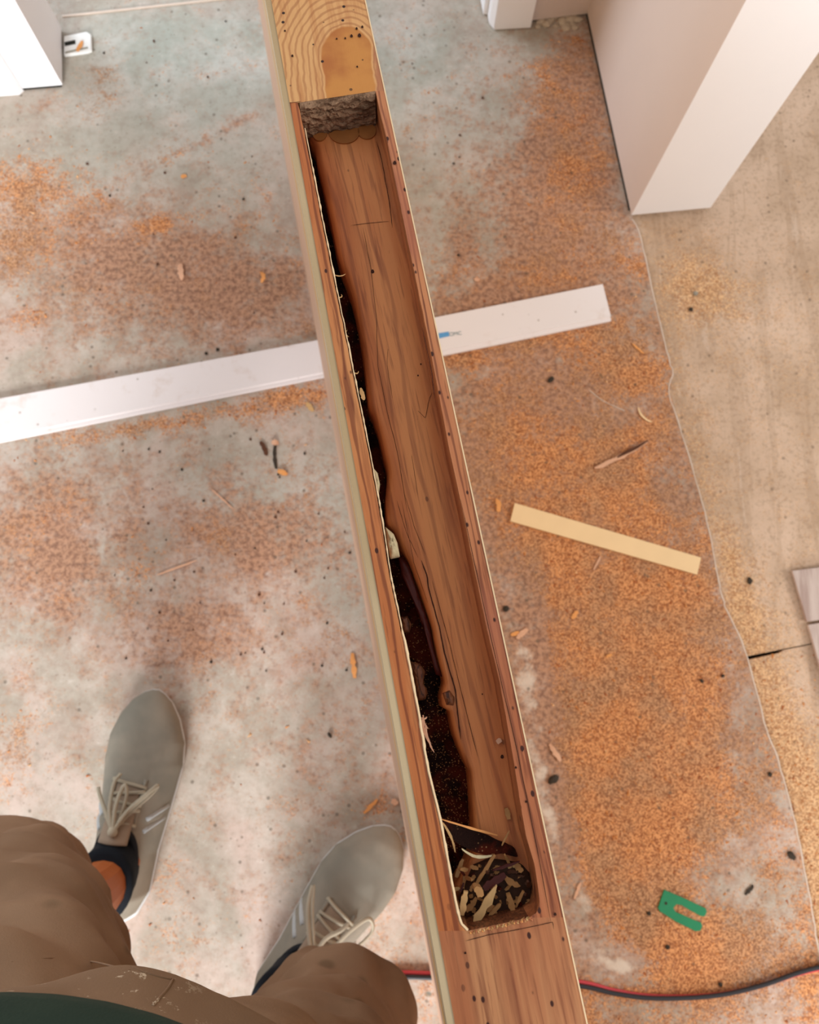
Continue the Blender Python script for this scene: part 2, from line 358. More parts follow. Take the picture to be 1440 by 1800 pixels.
DUST = [(1140, 1300, 330, 620, 8, .26), (1010, 760, 230, 170, 0, .2), (1080, 560, 120, 120, 0, .15), (1180, 1200, 150, 260, 0, .15), (1060, 1240, 240, 290, 15, .55), (1170, 1450, 200, 260, 10, .3), (1020, 820, 200, 170, 10, .42), (960, 950, 110, 180, 5, .12),
        (1260, 1700, 300, 120, 0, .6), (1090, 1480, 120, 160, 0, .25), (1100, 1050, 150, 130, 0, .2), (1180, 1010, 90, 70, 0, .25),
        (990, 150, 75, 110, 10, .5), (1010, 310, 80, 130, 12, .45), (960, 470, 150, 60, -10, .3), (1100, 460, 60, 60, 0, .4),
        (1100, 650, 110, 60, 0, .35), (900, 605, 160, 20, -11, .5), (800, 635, 60, 30, -10, .5),
        (390, 725, 240, 22, -11, .55), (540, 690, 60, 34, -8, .4), (220, 757, 110, 15, -11, .3), (560, 575, 60, 40, -20, .45), (330, 655, 260, 14, -11, .3),
        (20, 320, 90, 70, 0, .5), (60, 420, 90, 60, 0, .35), (120, 340, 110, 90, 0, .3), (270, 400, 65, 26, -25, .55), (40, 560, 40, 25, 0, .5), (160, 520, 110, 80, 0, .15), (20, 470, 40, 60, 0, .4),
        (60, 920, 50, 60, 0, .25), (230, 1000, 40, 40, 0, .25), (20, 1290, 60, 60, 0, .25), (90, 170, 60, 20, 0, .2), (470, 400, 90, 60, 0, .2), (520, 1500, 10, 10, 0, .1),
        (660, 1420, 40, 18, -45, .4), (690, 1560, 20, 60, 0, .2),
        (930, 1180, 44, 110, -12, -.9), (955, 1400, 46, 150, -14, -.9), (1020, 1600, 34, 80, -20, -.7), (1085, 1695, 70, 30, 0, -1.0), (890, 1060, 60, 60, 0, -.6), (1040, 1330, 30, 50, 0, -.3), (1130, 1100, 50, 30, 20, -.3), (1170, 1240, 60, 30, -20, -.25), (1290, 1270, 30, 60, -10, -.4), (1270, 1560, 90, 60, 0, -.35), (1130, 1770, 120, 14, 0, -.3), (1180, 910, 50, 120, -10, -.12), (1100, 720, 60, 30, 0, -.2)]
BROWN = [(60, 900, 120, 120, 0, .3), (100, 1020, 90, 60, 0, .3), (480, 950, 130, 70, -20, .3), (340, 1130, 100, 80, 0, .35), (1000, 220, 60, 200, 8, .4), (900, 760, 100, 120, 0, .3), (1010, 1150, 70, 200, -10, .25), (1080, 1000, 360, 900, 6, .5), (930, 420, 200, 260, 0, .35), (200, 950, 330, 300, 0, .22), (250, 520, 380, 160, 0, .3), (480, 1350, 260, 300, 0, .12), (450, 520, 150, 90, -10, .45), (300, 470, 200, 120, 0, .35), (150, 420, 170, 120, 0, .35), (1000, 250, 110, 260, 8, .45), (900, 530, 220, 50, -10, .3),  # brown dust washes; the shadow beyond the left shoe's toe is painted in too
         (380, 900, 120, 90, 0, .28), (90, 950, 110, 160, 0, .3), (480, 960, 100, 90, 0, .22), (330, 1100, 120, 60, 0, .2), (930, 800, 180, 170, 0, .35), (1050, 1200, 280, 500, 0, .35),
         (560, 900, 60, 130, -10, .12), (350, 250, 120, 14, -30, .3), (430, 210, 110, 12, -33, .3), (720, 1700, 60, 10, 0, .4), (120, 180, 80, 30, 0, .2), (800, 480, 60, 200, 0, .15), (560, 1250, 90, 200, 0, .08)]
COOL = [(300, 160, 330, 240, 0, .9), (500, 60, 420, 100, 0, .6), (760, 180, 180, 260, 0, .7), (90, 780, 160, 50, -8, .5), (480, 860, 160, 80, 0, .55), (600, 1000, 60, 200, -10, .5), (820, 480, 90, 120, 0, .4), (420, 640, 160, 40, -10, .5)]
PALE = [(150, 120, 120, 80, 0, .45), (1085, 1695, 55, 20, 10, .8), (925, 1180, 36, 100, -12, .75), (955, 1390, 34, 130, -14, .75), (1030, 1600, 26, 70, -20, .6), (430, 1560, 200, 200, 0, .22), (110, 1010, 180, 200, 0, .1), (1240, 1570, 60, 40, 0, .3), (40, 470, 16, 70, 30, .45), (1010, 900, 60, 12, 15, .5), (600, 1300, 60, 160, 0, .2), (890, 1060, 30, 26, 0, .3), (150, 1000, 120, 60, 0, .2), (520, 1130, 120, 60, 0, .2), (100, 470, 40, 70, 25, .4)]
TEAL = [(725, 1762, 26, 8, -20, .7), (758, 1745, 18, 9, 0, .6), (740, 1782, 30, 5, -8, .6), (370, 32, 24, 14, 0, .35), (280, 40, 28, 18, 0, .4)]
SUBD = [(1330, 900, 400, 700, 0, .10), (1390, 1380, 90, 300, -15, .35), (1240, 500, 60, 60, 0, .2), (1400, 1650, 80, 300, 0, .2), (1240, 510, 90, 90, 0, .35), (1200, 480, 50, 90, 0, .25), (1230, 800, 40, 300, -12, .25), (1330, 1090, 60, 60, 0, .25), (1400, 1400, 60, 260, -15, .55), (1290, 1000, 30, 80, -15, .3), (1430, 1700, 60, 120, 0, .5), (1340, 600, 100, 160, 0, .12)]
def grid_mesh(name, xs_of, ys, nx, z, mat, attrs, parent=None):
    vs = []; fs = []
    for y in ys:
        xs = xs_of(y); vs += [(x, y, z) for x in xs]
    n = nx
    for j in range(len(ys)-1):
        for i in range(n-1): fs.append((j*n+i, j*n+i+1, (j+1)*n+i+1, (j+1)*n+i))
    # drop at both sides so the sheet has an edge
    base = len(vs)
    for j, y in enumerate(ys):
        x = vs[j*n+n-1]; vs.append((x[0], x[1], z-.02)); x = vs[j*n]; vs.append((x[0], x[1], z-.02))
    for j in range(len(ys)-1):
        fs.append((j*n+n-1, base+2*j, base+2*j+2, (j+1)*n+n-1)); fs.append((j*n, (j+1)*n, base+2*j+3, base+2*j+1))
    me = bpy.data.meshes.new(name); me.from_pydata(vs, [], fs); me.materials.append(mat)
    V = np.array(vs)
    for an, bl in attrs.items():
        a = me.attributes.new(an, 'FLOAT', 'POINT'); a.data.foreach_set('value', blobs(an, bl, V).astype(np.float32))
    o = link(bpy.data.objects.new(name, me), parent); return o
ys = [-2.5, -2, -1.5, -1.1] + [-.8 + .007*i for i in range(310)] + [1.45, 1.8, 2.2, 2.6]
def xs_left(y):
    sx = seam_x(y) + .0012*mn.noise(Vector((0, y*90, 0))); return [-2.5, -1.9, -1.3, -.95] + [-.8 + (sx+.8)*i/209 for i in range(210)]
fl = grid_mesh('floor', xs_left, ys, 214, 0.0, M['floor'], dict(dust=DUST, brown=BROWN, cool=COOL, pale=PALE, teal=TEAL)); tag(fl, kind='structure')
GAPL = P(1316, 1155); GAPR = P(1470, 1124)
gdir = (GAPR-GAPL)
def gap_y(x): return GAPL.y + (x-GAPL.x)*gdir.y/gdir.x
def sub_panel(name, z, upper):
    vs, fs = [], []; nx = 120; xs = [.22 + .007*i for i in range(nx)] + [1.2, 1.6, 2.5]
    nn = len(xs); rows = 220
    for j in range(rows):
        t = j/(rows-1)
        for x in xs:
            g = gap_y(min(max(x, .3), .9))
            y = (g + .0012 + t*t*(2.6-g)) if upper else (g - interp([(GAPL.x-.01, .0045), (GAPL.x+.05, .0035), (GAPL.x+.055, .0006)], x) - t*t*(2.5+g))
            vs.append((x, y, z))
    for j in range(rows-1):
        for i in range(nn-1): fs.append((j*nn+i, j*nn+i+1, (j+1)*nn+i+1, (j+1)*nn+i))
    b = len(vs)
    for i in range(nn): vs.append((vs[i][0], vs[i][1], z-.02))
    for i in range(nn-1): fs.append((i, b+i, b+i+1, i+1))
    me = bpy.data.meshes.new(name); me.from_pydata(vs, [], fs); me.materials.append(M['sub'])
    a = me.attributes.new('dust', 'FLOAT', 'POINT'); a.data.foreach_set('value', blobs('d', SUBD, np.array(vs)).astype(np.float32))
    return tag(link(bpy.data.objects.new(name, me)), kind='structure')
sub_panel('floor', -.004, True); sub_panel('floor', -.0065, False)
bm = bmesh.new(); poly_prism(bm, [(-2.5, -2.5), (2.5, -2.5), (2.5, 2.6), (-2.5, 2.6)], -.04, -.0205); tag(obj('floor', bm, M['gap']), kind='structure')
# pale cement ridge along the step
bm = bmesh.new(); pts = []
for (y, x) in seam_tab[1:-2]: pts.append(Vector((x-.001, y, .0002)))
pts = smoothline(pts[::-1], 7); pts = [p + Vector((.0014*mn.noise(p*110)+.0007*mn.noise(p*300), 0, 0)) for p in pts]
tube(bm, pts, [.0012+.0007*mn.noise(p*60) for p in pts], 6, squash=.6)
tag(obj('trim_1', bm, M['ridge'], smooth=True), kind='structure')
# low threshold line at the far left
bm = bmesh.new(); a, b = P(110, 31), P(470, -8)
n = Vector((-(b-a).y, (b-a).x, 0)).normalized()
poly_prism(bm, [a, b, b+n*.003, a+n*.003], 0, .0022); tag(obj('trim_2', bm, M['ridge']), kind='structure')
# thin raised cement crack line
bm = bmesh.new(); tube(bm, smoothline([P(1036, 686, .0002), P(1056, 702, .0005), P(1075, 712, .0005), P(1098, 722, .0002)], 5), .0007, 5); tag(obj('trim_3', bm, M['ridge']), kind='structure')

# ---------------------------------------------------------------- walls
def slab_wall(name, pts, side_mats, h=2.35, lift=.005, inset=.004):
    """footprint counter-clockwise; side_mats picks a material slot per side"""
    bm = bmesh.new(); n = len(pts)
    b = [bm.verts.new((p.x, p.y, lift)) for p in pts]; t = [bm.verts.new((p.x, p.y, h)) for p in pts]
    bm.faces.new(t); bm.faces.new(b[::-1])
    for i in range(n):
        f = bm.faces.new((b[i], b[(i+1) % n], t[(i+1) % n], t[i])); f.material_index = side_mats[i]
    c = sum(pts, Vector())/n
    q = [c + (p-c)*(1 - inset/(p-c).length) for p in pts]
    bb = [bm.verts.new((p.x, p.y, -.006)) for p in q]; bt = [bm.verts.new((p.x, p.y, lift)) for p in q]
    for i in range(n):
        f = bm.faces.new((bb[i], bb[(i+1) % n], bt[(i+1) % n], bt[i])); f.material_index = 2
    return tag(obj(name, bm, [M['white'], M['beige'], M['gap']]), kind='structure')
A = P(1107, 384); B = P(1245, 371); back = (P(1030, 30)-A).normalized()
slab_wall('wall_right', [A, B, B+back*2.0, A+back*2.0], [0, 0, 0, 1], lift=.010, inset=.014)  # left face in beige, its warm bounce shade put into the colour
C0 = P(934, 40); C1 = P(1034, 28)
slab_wall('wall_back', [C0, C1, C1+back*.12, C0+back*.12], [1, 0, 0, 0])
E0 = P(868, 54); E1 = P(933, 50.5); E2 = P(942, 22)
def trim(name, pts, m=0):
    bm = bmesh.new(); poly_prism(bm, pts, 0.0015, 2.3); return bevel(tag(obj(name, bm, M['white']), kind='structure'), .0012)
e = (E1-E0).normalized()
trim('trim_4', [E0, E1, E1+back*.03, E0+back*.03])
trim('trim_5', [E0-e*.006+back*.012, E0, E0+back*.13, E0-e*.006+back*.13])
trim('trim_6', [E0-e*.013+back*.03, E0-e*.0062+back*.03, E0-e*.0062+back*.14, E0-e*.013+back*.14])
L0 = P(112, 153); L1 = P(110, 54); LF = P(40, 159)
slab_wall('wall_left', [L0, L1, L1+Vector((-1.0, -.0, 0)), L0+(LF-L0).normalized()*1.0], [0, 0, 0, 0], inset=.003)
# stepped foot of the left casing
bm = bmesh.new(); f0 = P(42, 160); fd = (LF-L0).normalized(); fn = Vector((fd.y, -fd.x, 0)); fn = fn if fn.y < 0 else -fn
poly_prism(bm, [f0, f0+fd*.6, f0+fd*.6+fn*.006, f0+fn*.006+fd*.006], 0, .085)
tag(obj('baseboard_left', bm, M['white']), kind='structure')
# broken plaster at the foot of the back wall
bm = bmesh.new()
for i in range(26):
    c = P(random.uniform(942, 1024), random.uniform(30, 50), 0); r = random.uniform(.003, .008)
    s = bmesh.ops.create_icosphere(bm, subdivisions=1, radius=r)
    for v in s['verts']: v.co = Vector((v.co.x*1.4, v.co.y, max(v.co.z*.7, -.002)))*(1+.4*mn.noise(v.co*300+c*50)) + c + Vector((0, 0, .001))
tag(obj('plaster_crumbs', bm, M['plaster']), 'broken plaster crumbs along the foot of the beige back wall', 'plaster', kind='stuff')

# ---------------------------------------------------------------- the door slab on edge
OL = lambda py: 477 + (py)*(800-477)/1800          # left arris in the photo
OR = lambda py: 641 + (py)*(1031-641)/1800
R0, R1 = D(OR(0), 0), D(OR(1800), 1800)
L0d, L1d = D(OL(0), 0), D(OL(1800), 1800)
def on(a, b, y): return a + (b-a)*((y-a.y)/(b.y-a.y))
def sideL(y): return on(L0d, L1d, y)
def sideR(y): return on(R0, R1, y)
YF, YN = .93, -1.05
door = empty('door_slab', (0.0, 0.0, 0)); tag(door, 'pine door standing on edge with a long mortise routed along its narrow edge', 'door')
left_rim = [(527, 180), (533, 203), (542, 247), (572, 400), (613, 600), (654, 803), (672, 900), (690, 1017), (717, 1144), (738, 1253), (754, 1350), (776, 1439), (799, 1564), (806, 1600), (813, 1624), (824, 1636)]
right_rim = [(660, 160), (668, 196), (679, 240), (710, 390), (752, 590), (790, 790), (812, 890), (834, 1000), (856, 1105), (879, 1200), (902, 1330), (913, 1400), (925, 1470), (940, 1520), (946, 1560), (949, 1590), (944, 1604), (930, 1613)]
def resample(pl, n):
    pl = [Vector((p[0], p[1])) for p in pl]; d = [0]
    for a, b in zip(pl, pl[1:]): d.append(d[-1] + (b-a).length)
    out = []
    for k in range(n):
        s = d[-1]*k/(n-1)
        for i in range(len(pl)-1):
            if s <= d[i+1]+1e-6: out.append(pl[i] + (pl[i+1]-pl[i])*((s-d[i])/(d[i+1]-d[i]))); break
    return out
NR = 200
lr = resample(left_rim, NR); rr = resample(right_rim, NR)
def jag(i, s, amp=.9): return amp*(mn.noise(Vector((i*.35, s, 0))) + .5*mn.noise(Vector((i*1.3, s+9, 0))))
lr = [Vector((p.x + jag(i, 1, 1.0), p.y)) for i, p in enumerate(lr)]; rr = [Vector((p.x + jag(i, 5, .5), p.y)) for i, p in enumerate(rr)]
LRW = [D(p.x, p.y) for p in lr]; RRW = [D(p.x, p.y) for p in rr]
# left lip with the pale sliver along the mortise, and right lip
def strip(name, a, b, mats, cols=1, midf=None, smooth=False, parent=door):
    bm = bmesh.new(); ra = [bm.verts.new(p) for p in a]; rb = [bm.verts.new(p) for p in b]
    for i in range(len(a)-1): bm.faces.new((ra[i], rb[i], rb[i+1], ra[i+1]))
    return obj(name, bm, mats, parent, smooth)
outL = [sideL(p.y) for p in LRW]; outR = [sideR(p.y) for p in RRW]
edge = [p + (q-p).normalized()*.0011 for p, q in zip(LRW, outL)]
def lipmesh(name, a, b, m, wall=None, wall_depth=.02, down=.012):
    bm = bmesh.new(); n = len(a)
    va = [bm.verts.new(p) for p in a]; vb = [bm.verts.new(p) for p in b]
    vc = [bm.verts.new(p + Vector((0, 0, -wall_depth))) for p in b]
    vd = [bm.verts.new(p + Vector((0, 0, -wall_depth))) for p in a]
    for i in range(n-1):
        bm.faces.new((va[i], vb[i], vb[i+1], va[i+1]))
        f = bm.faces.new((vb[i], vc[i], vc[i+1], vb[i+1])); f.material_index = 1
        bm.faces.new((va[i], vd[i], vd[i+1], va[i+1])); bm.faces.new((vd[i], vc[i], vc[i+1], vd[i+1]))
    bm.faces.new((va[0], vb[0], vc[0], vd[0])); bm.faces.new((va[-1], vb[-1], vc[-1], vd[-1]))
    return obj(name, bm, [m, M['wallwood']], door)
lipL = lipmesh('mortise_cheek', outL, edge, M['lipleft'], wall_depth=.030)
lipR = lipmesh('mortise_cheek', outR, RRW, M['lip'], wall_depth=.0225)
# splintered pale arris along the left cheek
bm = bmesh.new()
tube(bm, [p + Vector((-.0004, 0, -.0006+.0005*mn.noise(Vector((i*.4, 3, 3))))) for i, p in enumerate(LRW[6:])], [.00022+.0006*abs(mn.noise(Vector((i*.45, 7, 0)))) + (.00035 if i > 120 else 0) for i in range(NR-6)], 5)
tag(obj('splintered_arris', bm, M['arris'], door), 'pale freshly cut arris')
# solid far and near ends
def block(name, rowL, rowR, yend, m):
    bm = bmesh.new(); eL, eR = sideL(yend), sideR(yend)
    top = [bm.verts.new(p) for p in (sideL(rowL.y), rowL, rowR, sideR(rowR.y), eR, eL)]
    bot = [bm.verts.new(v.co + Vector((0, 0, -.035))) for v in top]
    bm.faces.new(top); bm.faces.new(bot[::-1])
    for i in range(6):
        f = bm.faces.new((top[i], top[(i+1) % 6], bot[(i+1) % 6], bot[i]))
        if i == 1: f.material_index = 1
    return obj(name, bm, [m, M['wallwood']], door)
block('far_stile_end', LRW[0], RRW[0], YF, M['cap'])
block('near_stile_end', LRW[-1], RRW[-1], YN, M['endwood']).data.materials[1] = M['burr']
# chopped rough end of the mortise: a displaced sheet
bm = bmesh.new(); nx, nz = 40, 16; g = []
a, b = LRW[0], RRW[0]
for j in range(nz+1):
    row = []
    for i in range(nx+1):
        p = a.lerp(b, i/nx); w = mn.noise(Vector((i*.25, j*.9, 2)))*.0016 + mn.noise(Vector((i*.9, j*1.5, 8)))*.0007
        inn = -.0012 - w - (.0012 if j > 0 else 0) - .003*(j/nz)
        row.append(bm.verts.new(p + Vector((0, inn*(0.2 if j == 0 else 1), -.019*j/nz + .0002))))
    g.append(row)
for j in range(nz):
    for i in range(nx): bm.faces.new((g[j][i], g[j][i+1], g[j+1][i+1], g[j+1][i]))
obj('chopped_mortise_end', bm, M['chop'], door)
# routed floor of the mortise with its ragged left boundary
DB = .0185
fl_left = [(530, 196), (540, 225), (546, 243), (553, 250), (557, 275), (569, 325), (580, 375), (595, 450), (602, 469), (608, 483), (622, 525), (631, 567), (640, 622), (645, 678), (648, 712), (658, 733), (667, 761), (677, 803), (683, 830), (680, 858), (678, 885), (680, 919), (693, 933), (705, 961), (722, 990), (742, 1044), (760, 1100), (771, 1155), (783, 1200), (776, 1225), (778, 1243), (791, 1250), (797, 1280), (806, 1310), (817, 1335), (827, 1355), (831, 1397), (833, 1439), (834, 1500), (800, 1560), (806, 1600), (815, 1632)]
fl_right = [(690, 160), (712, 300), (745, 470), (786, 650), (824, 820), (862, 1000), (900, 1180), (932, 1330), (955, 1460), (970, 1580), (965, 1640)]
fa = resample(fl_left, 220); RRF = [D(q.x, q.y) for q in resample(right_rim, 220)]
RRF[0].y += .004; RRF[-1].y -= .002; RRF[-1].x += .0
bm = bmesh.new(); rows = []
for i in range(220):
    l = D(fa[i].x + jag(i, 20, .8), fa[i].y, DB); r = RRF[i] + Vector((.002, 0, -DB))
    n = 14; row = []
    for k in range(n+1):
        p = l.lerp(r, k/n); dz = .0006*mn.noise(Vector((p.x*60, p.y*9, 0)))
        if k == 0: dz -= .0012
        row.append(bm.verts.new(p + Vector((0, 0, dz))))
    row.insert(0, bm.verts.new(l + Vector((-.0008, 0, -.016)))); rows.append(row)
for i in range(219):
    for k in range(len(rows[0])-1): bm.faces.new((rows[i][k], rows[i][k+1], rows[i+1][k+1], rows[i+1][k]))
obj('mortise_floor', bm, M['board'], door, smooth=True)
# router arcs and stain at the far end of the mortise floor
bm = bmesh.new()
for (cx, cy, rx, ry) in ((562, 232, 13, 15), (605, 232, 27, 20), (645, 230, 16, 14)):
    vs = [bm.verts.new(D(cx+rx*math.cos(t*math.pi/12), cy+ry*math.sin(t*math.pi/12), DB-.0009)) for t in range(24)]
    vb = [bm.verts.new(v.co + Vector((0, 0, -.0014))) for v in vs]
    bm.faces.new(vs)
    for i in range(24): bm.faces.new((vs[i], vs[(i+1) % 24], vb[(i+1) % 24], vb[i]))
M['stain'] = plain('brown router scorch', srgb(154, 96, 46), .6, .25, 150)
tag(obj('router_arc', bm, M['stain'], door), 'dark scalloped router marks at the far end of the mortise')
# cracks in mortise floor and on the lips: thin dark slivers in grooves
def crack(name, pts, w, d, m, parent=door, lift=.00025):
    """thin flat line lying on the surface d below the top"""
    bm = bmesh.new(); q = resample(pts, max(8, int(len(pts)*7)))
    va = []; n = len(q)
    for i, p in enumerate(q):
        ww = w*(.55+.45*abs(mn.noise(Vector((i*.7, w*9, pts[0][0])))))*min(1, .25+min(i, n-1-i)*.3)
        c = D(p.x + jag(i, pts[0][0], .7), p.y, d-lift); t = (q[min(i+1, n-1)]-q[max(i-1, 0)]).normalized()
        nn = Vector((t.y, t.x, 0))*ww/1442*.34*.5
        va.append((bm.verts.new(c+nn), bm.verts.new(c-nn)))
    for a, b in zip(va, va[1:]): bm.faces.new((a[0], a[1], b[1], b[0]))
    return obj(name, bm, m, parent)
M['crack'] = plain('dark crack', srgb(58, 28, 16), .9, .2, 200)
crack('crack', [(508, 181), (530, 178)], 1.2, 0, M['crack'])
crack('crack', [(810, 878), (856, 1090), (905, 1300), (940, 1470), (969, 1622)], 1.6, 0, M['crack'])
crack('crack', [(819, 1654), (860, 1643), (900, 1636), (940, 1628), (971, 1621), (974, 1633)], 1.5, 0, M['crack'])
crack('crack', [(742, 575), (752, 620), (760, 660), (764, 700)], 1.8, 0, M['crack'])
crack('crack', [(617, 396), (650, 392), (684, 389)], 1.3, DB, M['crack'])
crack('crack', [(662, 248), (672, 285), (678, 320), (683, 345), (690, 400)], 2.0, DB, M['crack'])
for (a, b, c_) in (((706, 880), (728, 990), (752, 1060)), ((698, 880), (714, 935), (735, 980)), ((712, 870), (730, 930), (748, 975))):
    crack('crack', [a, b, c_], 1.1, DB, M['crack'])
crack('crack', [(741, 985), (750, 1010), (755, 1040), (772, 1100), (782, 1150), (800, 1210), (810, 1300)], 3.2, DB, M['crack'])
crack('crack', [(760, 1020), (790, 1130), (812, 1220), (840, 1330)], 1.4, DB, M['crack'])
crack('crack', [(735, 730), (722, 790), (735, 870)], 1.1, DB, M['crack'])
crack('crack', [(733, 720), (748, 735), (755, 700), (760, 690)], 1.3, DB, M['crack'])
crack('crack', [(638, 400), (652, 470), (662, 560), (664, 640), (680, 720), (700, 800), (716, 900)], 1.2, DB, M['crack'])
crack('crack', [(684, 440), (688, 560), (680, 640), (690, 700)], 1.0, DB, M['crack'])
def nail_hole(px, py, r, d, parent=door):
    bm = bmesh.new(); vs = [bm.verts.new(D(px+r*math.cos(t)*(1+.2*math.sin(3*t)), py+r*1.2*math.sin(t), d-.0003)) for t in [k*math.pi/5 for k in range(10)]]
    bm.faces.new(vs); return obj('pin_hole', bm, M['crack'], parent)
for (x, y, r, d) in ((655, 477, 3, DB), (883, 1330, 3, DB), (627, 50, 2, 0), (637, 47, 2, 0), (618, 63, 2.4, 0), (632, 62, 3, 0), (607, 67, 1.6, 0), (514, 98, 2, 0), (592, 68, 1.5, 0), (501, 54, 1.6, 0), (628, 117, 1.6, 0), (976, 1607, 2.5, 0), (694, 286, 3, 0), (818, 1675, 2, 0), (925, 1409, 2, 0), (907, 1349, 2, 0), (848, 1220, 1.2, DB), (740, 640, 1.4, DB), (735, 660, 1.4, DB)): nail_hole(x, y, r, d)
# dark bark void under the left cheek
bm = bmesh.new(); va = []
for i in range(160):
    t = i/159; py = 215 + t*(1650-215)
    l = D(interp([(y, x) for x, y in left_rim], py) - 26, py, .034); r = D(interp([(y, x) for x, y in fl_left], py) + 14, py, .034)
    row = []
    for k in range(13):
        p = l.lerp(r, k/12); row.append(bm.verts.new(p + Vector((0, 0, .0035*mn.noise(Vector((p.x*160, p.y*90, 1))) + .0015*mn.noise(p*500)))))
    va.append(row)
for i in range(159):
    for k in range(12): bm.faces.new((va[i][k], va[i][k+1], va[i+1][k+1], va[i+1][k]))
tag(obj('bark_void', bm, M['void'], door, smooth=True), 'dark speckled bark void under the left side of the mortise')
vs, fs = [], []
for i in range(900):
    t = random.random()**.6; py = 960 + t*(1500-960)
    xl = interp([(y, x) for x, y in left_rim], py); xr = interp([(y, x) for x, y in fl_left], py)
    p = D(random.uniform(xl-4, xr+3), py, .0285+random.uniform(0, .003)); q_ = random.uniform(.00012, .0004); b = len(vs)
    for w in ((1, 0, 0), (-.6, .9, 0), (-.6, -.8, 0), (0, 0, 1)): vs.append(p + Vector(w)*q_)
    fs += [(b, b+1, b+3), (b+1, b+2, b+3), (b+2, b, b+3)]
me = bpy.data.meshes.new('bark_dust'); me.from_pydata(vs, [], fs); me.materials.append(M['chip2'])
tag(link(bpy.data.objects.new('bark_dust', me), door), 'fine tan dust specks in the dark void', kind='stuff')
# dark red flank beside the void
def patch(name, pts, d, m, h=.003, parent=door, label=None):
    bm = bmesh.new(); q = pts; c = Vector((sum(p[0] for p in q)/len(q), sum(p[1] for p in q)/len(q)))
    rings = []
    ins = [D(*p, d) for p in resample(list(q) + [q[0]], 41)[:-1]]
    cc = D(c.x, c.y, d)
    for s, z in ((1, -h*1.4), (1, 0), (.86, h*.55), (.6, h*.9), (.3, h)):
        rings.append([bm.verts.new(cc.lerp(p, s) + Vector((0, 0, z + h*.35*mn.noise(Vector((p.x*400, p.y*400, s*3)))))) for p in ins])
    for a, b in zip(rings, rings[1:]):
        for i in range(40): bm.faces.new((a[i], a[(i+1) % 40], b[(i+1) % 40], b[i]))
    bm.faces.new(rings[-1])
    o = obj(name, bm, m, parent, smooth=True)
    if label: tag(o, label)
    return o
patch('bark_skin', [(700, 975), (716, 985), (735, 1040), (756, 1100), (767, 1160), (778, 1190), (765, 1185), (750, 1120), (728, 1060), (706, 1010)], .024, M['maroon'], .002, label='dark red bark skin')
patch('growth_burr', [(704, 1085), (716, 1083), (724, 1098), (720, 1112), (708, 1112)], .027, M['burr'], .002, label='brown burr with tight growth rings')
patch('growth_burr', [(722, 1163), (738, 1166), (748, 1180), (744, 1200), (752, 1215), (748, 1230), (734, 1232), (728, 1200)], .027, M['burr'], .002, label='brown burr with tight growth rings')
patch('growth_burr', [(778, 1218), (790, 1212), (800, 1225), (798, 1242), (784, 1240)], .0195, M['burr'], .002, label='brown burr with tight growth rings')
patch('filler_lump', [(656, 822), (664, 832), (668, 850), (666, 866), (660, 862)], .012, M['glue'], .002, label='pale dried filler')
patch('filler_lump', [(677, 926), (692, 938), (699, 955), (703, 977), (686, 981), (680, 955)], .012, M['glue'], .003, label='pale dried filler')
# outer body of the door: faces down to the floor, leaning slightly
botL = [P(454, 0), P(777, 1800)]
def bl(y):
    v = on(botL[0], botL[1], y); return Vector((v.x, v.y, 0.0))
nrm = Vector((1, -DA, 0)).normalized()
bm = bmesh.new(); a0, a1 = sideL(YF), sideL(YN); b0, b1 = bl(YF), bl(YN)
off = Vector((.0, 0, 0))
for (u, w, inset) in ((a0, b0, 0),): pass
q = [a0, a1, b1, b0]; t = .0028
v1 = [bm.verts.new(p + Vector((0, 0, -.0003 if k < 2 else 0))) for k, p in enumerate(q)]; v2 = [bm.verts.new(p + nrm*t + Vector((0, 0, -.0003 if k < 2 else 0))) for k, p in enumerate(q)]
bm.faces.new(v1); bm.faces.new(v2[::-1])
for i in range(4): bm.faces.new((v1[i], v1[(i+1) % 4], v2[(i+1) % 4], v2[i]))
for p in (v1+v2): p.co -= nrm*.0028
tag(obj('face_veneer', bm, M['face'], door), 'pale laminated face of the door')
bm = bmesh.new(); c0, c1 = sideR(YF), sideR(YN); wR = (c0-a0).length
q1 = [a0, c0, c1, a1]; q2 = [b0, b0+(c0-a0)*Vector((1, 1, 0)).length/1.4142, b1+(c1-a1), b1]
q2 = [b0, Vector((b0.x+c0.x-a0.x, b0.y+c0.y-a0.y, 0)), Vector((b1.x+c1.x-a1.x, b1.y+c1.y-a1.y, 0)), b1]
tp = [bm.verts.new(p + Vector((0, 0, -.0385))) for p in q1]; bt = [bm.verts.new(p) for p in q2]
bm.faces.new(tp); bm.faces.new(bt[::-1])
for i in range(4): bm.faces.new((tp[i], tp[(i+1) % 4], bt[(i+1) % 4], bt[i]))
obj('door_body', bm, M['endwood'], door)
# thin pale right-hand veneer arris
bm = bmesh.new()
v1 = [bm.verts.new(p) for p in (sideR(YF)+Vector((0, 0, .0002)), sideR(YN)+Vector((0, 0, .0002)))]; v2 = [bm.verts.new(v.co + nrm*.00055) for v in v1]
v3 = [bm.verts.new(v.co + Vector((-.01, 0, -.8))) for v in v2]; v4 = [bm.verts.new(v.co + Vector((-.01, 0, -.8))) for v in v1]
for f in ((v1[0], v1[1], v2[1], v2[0]), (v2[0], v2[1], v3[1], v3[0]), (v1[0], v1[1], v4[1], v4[0]), (v4[0], v4[1], v3[1], v3[0])): bm.faces.new(f)
tag(obj('face_veneer', bm, M['arris'], door), 'thin pale veneer arris')

